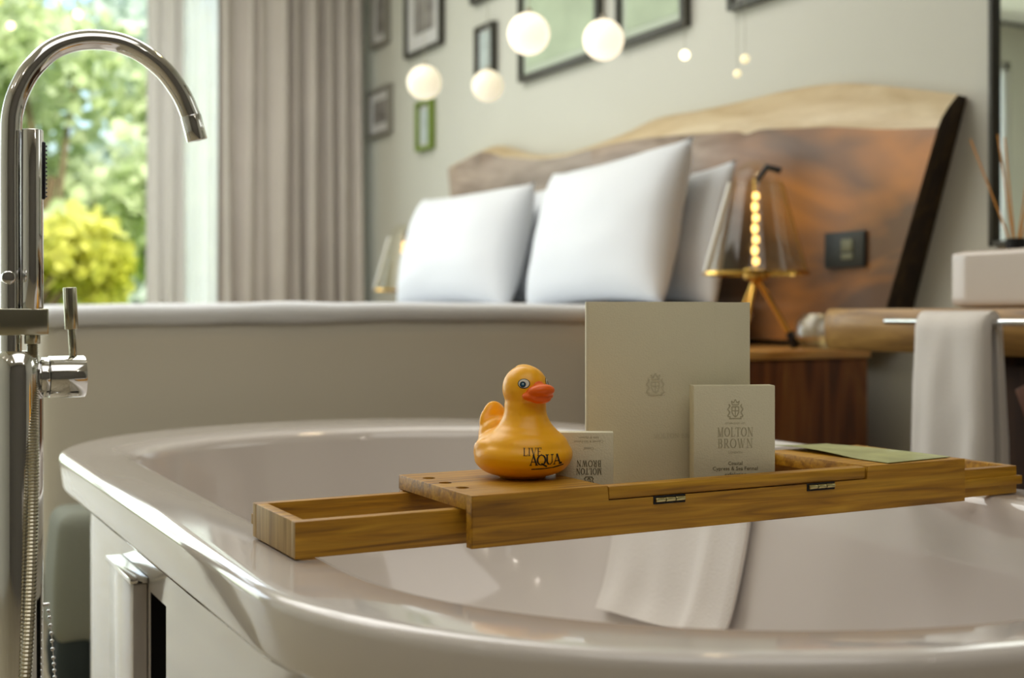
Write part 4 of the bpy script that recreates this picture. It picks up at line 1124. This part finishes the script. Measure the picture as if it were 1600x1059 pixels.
# ================================================================ RUBBER DUCK
def duck():
    q = ray(823, 745); k = (tt - CZ) / q.z; base = q * k
    bx_, by_ = .5975, 1.108
    DZ = tt
    d = thing('rubber_duck', 'yellow rubber duck with orange beak sitting on the left board of the tray', 'rubber duck', (bx_, by_, DZ))
    a = math.radians(38)                        # facing: right of the camera, a little towards it
    # local x = forward (beak), y = the duck's left, z = up
    fwd = (RR * math.sin(a) - FF * math.cos(a)).normalized(); lef = UU.cross(fwd)
    mt = Matrix(((fwd.x, lef.x, 0, bx_), (fwd.y, lef.y, 0, by_), (0, 0, 1, DZ), (0, 0, 0, 1)))
    S = .001
    b = NB()
    def E(c, r, rot=(0, 0, 0)):
        R3 = Matrix.Rotation(math.radians(rot[2]), 3, 'Z') @ Matrix.Rotation(math.radians(rot[1]), 3, 'Y') @ Matrix.Rotation(math.radians(rot[0]), 3, 'X')
        ball(b, Vector(c) * S, S, 40, 28, r, R3)
    E((1, 0, 24), (50, 50, 23)); E((3, 0, 31), (45, 44.5, 24)); E((0, 0, 15), (46, 46, 15)); E((0, 0, 19), (49, 49, 18))
    E((-10, 0, 30), (42, 42, 22)); E((4, 0, 40), (36, 35, 20))
    E((4, 0, 47), (30, 28, 20)); E((4, 0, 54), (26, 24, 20)); E((4, 0, 63), (22.5, 21.5, 20)); E((4, 0, 72), (21.5, 21, 22))   # neck
    E((4, 0, 90), (23.5, 23, 23.5)); E((7, 0, 84), (20, 21, 16))          # head with cheeks
    E((2, 2, 109), (13, 9, 5), (0, 6, 0))                                   # tuft on the crown
    # tail paddle, lifted
    E((-38, 0, 40), (18, 24, 20), (0, -30, 0)); E((-45, 0, 50), (9, 20, 21), (0, -16, 0)); E((-46, 0, 58), (7, 15, 17), (0, -12, 0))
    # low wings
    E((-14, 0, 25), (41, 42, 22)); E((-36, 0, 34), (18, 27, 17)); E((-4, -39, 29), (22, 8, 11), (0, 8, 6))
    b = with_modifiers(b, [('REMESH', dict(mode='VOXEL', voxel_size=.0013, use_smooth_shade=True)), ('SMOOTH', dict(factor=.5, iterations=16))])
    for v in b.verts:
        if v.co.z < .0022: v.co.z = max(v.co.z * .3, .0)
    xform(b, mt)
    body = obj('body', b.copy(), M['duck'], d, smooth=180)
    tree_ = BVHTree.FromBMesh(b)
    # beak: upper and lower bill
    k = NB()
    def EB(c, r, rot=(0, 0, 0)):
        R3 = Matrix.Rotation(math.radians(rot[2]), 3, 'Z') @ Matrix.Rotation(math.radians(rot[1]), 3, 'Y') @ Matrix.Rotation(math.radians(rot[0]), 3, 'X')
        ball(k, Vector(c) * S, S, 32, 22, r, R3)
    EB((28, 0, 88), (13, 15.5, 7), (0, -14, 0)); EB((24, 0, 83.5), (9.5, 19, 6), (0, 6, 0)); EB((22, 0, 93), (7, 8.5, 6.5), (0, 22, 0)); EB((27, 0, 81), (9, 13, 5), (0, 10, 0))
    k = with_modifiers(k, [('REMESH', dict(mode='VOXEL', voxel_size=.0009, use_smooth_shade=True)), ('SMOOTH', dict(factor=.5, iterations=10))])
    xform(k, mt); obj('beak', k, M['beak'], d, smooth=180, label='orange beak')
    # printed eyes lying on the head
    inv = mt.inverted()
    def eye(sgn):
        c = Vector((4, 0, 91.5)) * S
        ang = math.radians(42 * sgn); dirn = Vector((math.cos(ang), math.sin(ang), .20)).normalized()
        side = UU.cross(dirn).normalized(); up = dirn.cross(side)
        def P(off, h): 
            def f(u, v):
                o_ = c + side * u + up * v + dirn * .06
                w0 = mt @ o_; dw = (mt.to_3x3() @ -dirn)
                hit = tree_.ray_cast(w0, dw)
                p_ = hit[0] if hit[0] else w0 + dw * .04
                return p_ - dw * off
            return f
        parts = []
        for name, mm, rx, rz, ox, oz, off in (('eye_ring', 'eye_ring', 6.1, 5.0, 0, 0, .00025), ('eye_white', 'eye_white', 5.3, 4.3, 0, 0, .00045), ('iris', 'eye_ring', 3.1, 3.0, -1.0 , -.9, .00065), ('pupil', 'eye_blue', 1.9, 1.9, -1.0, -.9, .00085), ('glint', 'eye_white', .7, .7, -.8, -.5, .00105)):
            e = NB(); F = P(off, 0); cen = e.verts.new(F((ox * -sgn * 1) * S * (1 if sgn < 0 else 1), oz * S)); prev = None; rings = []
            sx = (ox if sgn < 0 else -ox)
            cen.co = F(sx * S, oz * S)
            for rr in (.5, 1.0):
                rings.append([e.verts.new(F((sx + rx * rr * math.cos(2 * PI * i / 28)) * S, (oz + rz * rr * math.sin(2 * PI * i / 28)) * S)) for i in range(28)])
            for i in range(28):
                e.faces.new((cen, rings[0][i], rings[0][(i + 1) % 28])); e.faces.new((rings[0][i], rings[1][i], rings[1][(i + 1) % 28], rings[0][(i + 1) % 28]))
            par = d if name == 'eye_ring' else parts[0]
            o = obj('eye' if name == 'eye_ring' else name, e, M[mm], par, smooth=180); parts.append(o)
    eye(-1); eye(1)
    # black lettering printed on the breast, seen from the side of the tub
    c0 = Vector((bx_, by_, DZ)) 
    def PT(u, v):
        w0 = c0 + RR * u + UU * v - FF * .10
        h = tree_.ray_cast(w0, FF)
        return (h[0] if h[0] else w0 + FF * .06) - FF * .00035
    t = NB()
    strokes_word(t, 'LIVE', PT, .0070, x=.0000, y=.0275, align=0, width=1.0, space=.06, tk=.13, hk=.06, sub=3)
    strokes_word(t, 'AQUA.', PT, .0098, x=.0062, y=.0180, align=0, width=.98, space=-.04, tk=.17, hk=.08, sub=3)
    # the brush line under the word
    for (u0, u1, v0, v1, th) in ((.008, .020, .0138, .0140, .0011), (.020, .030, .0140, .0148, .0009), (.029, .040, .0146, .0168, .0013)):
        for i in range(5):
            a0, a1 = i / 5, (i + 1) / 5
            ua, ub = u0 + (u1 - u0) * a0, u0 + (u1 - u0) * a1; va, vb = v0 + (v1 - v0) * a0, v0 + (v1 - v0) * a1
            t.faces.new([t.verts.new(PT(*w)) for w in ((ua, va - th / 2), (ub, vb - th / 2), (ub, vb + th / 2), (ua, va + th / 2))])
    obj('lettering', t, M['ink'], d, smooth=0, label='black printed lettering on the side')
    b.free()
duck()
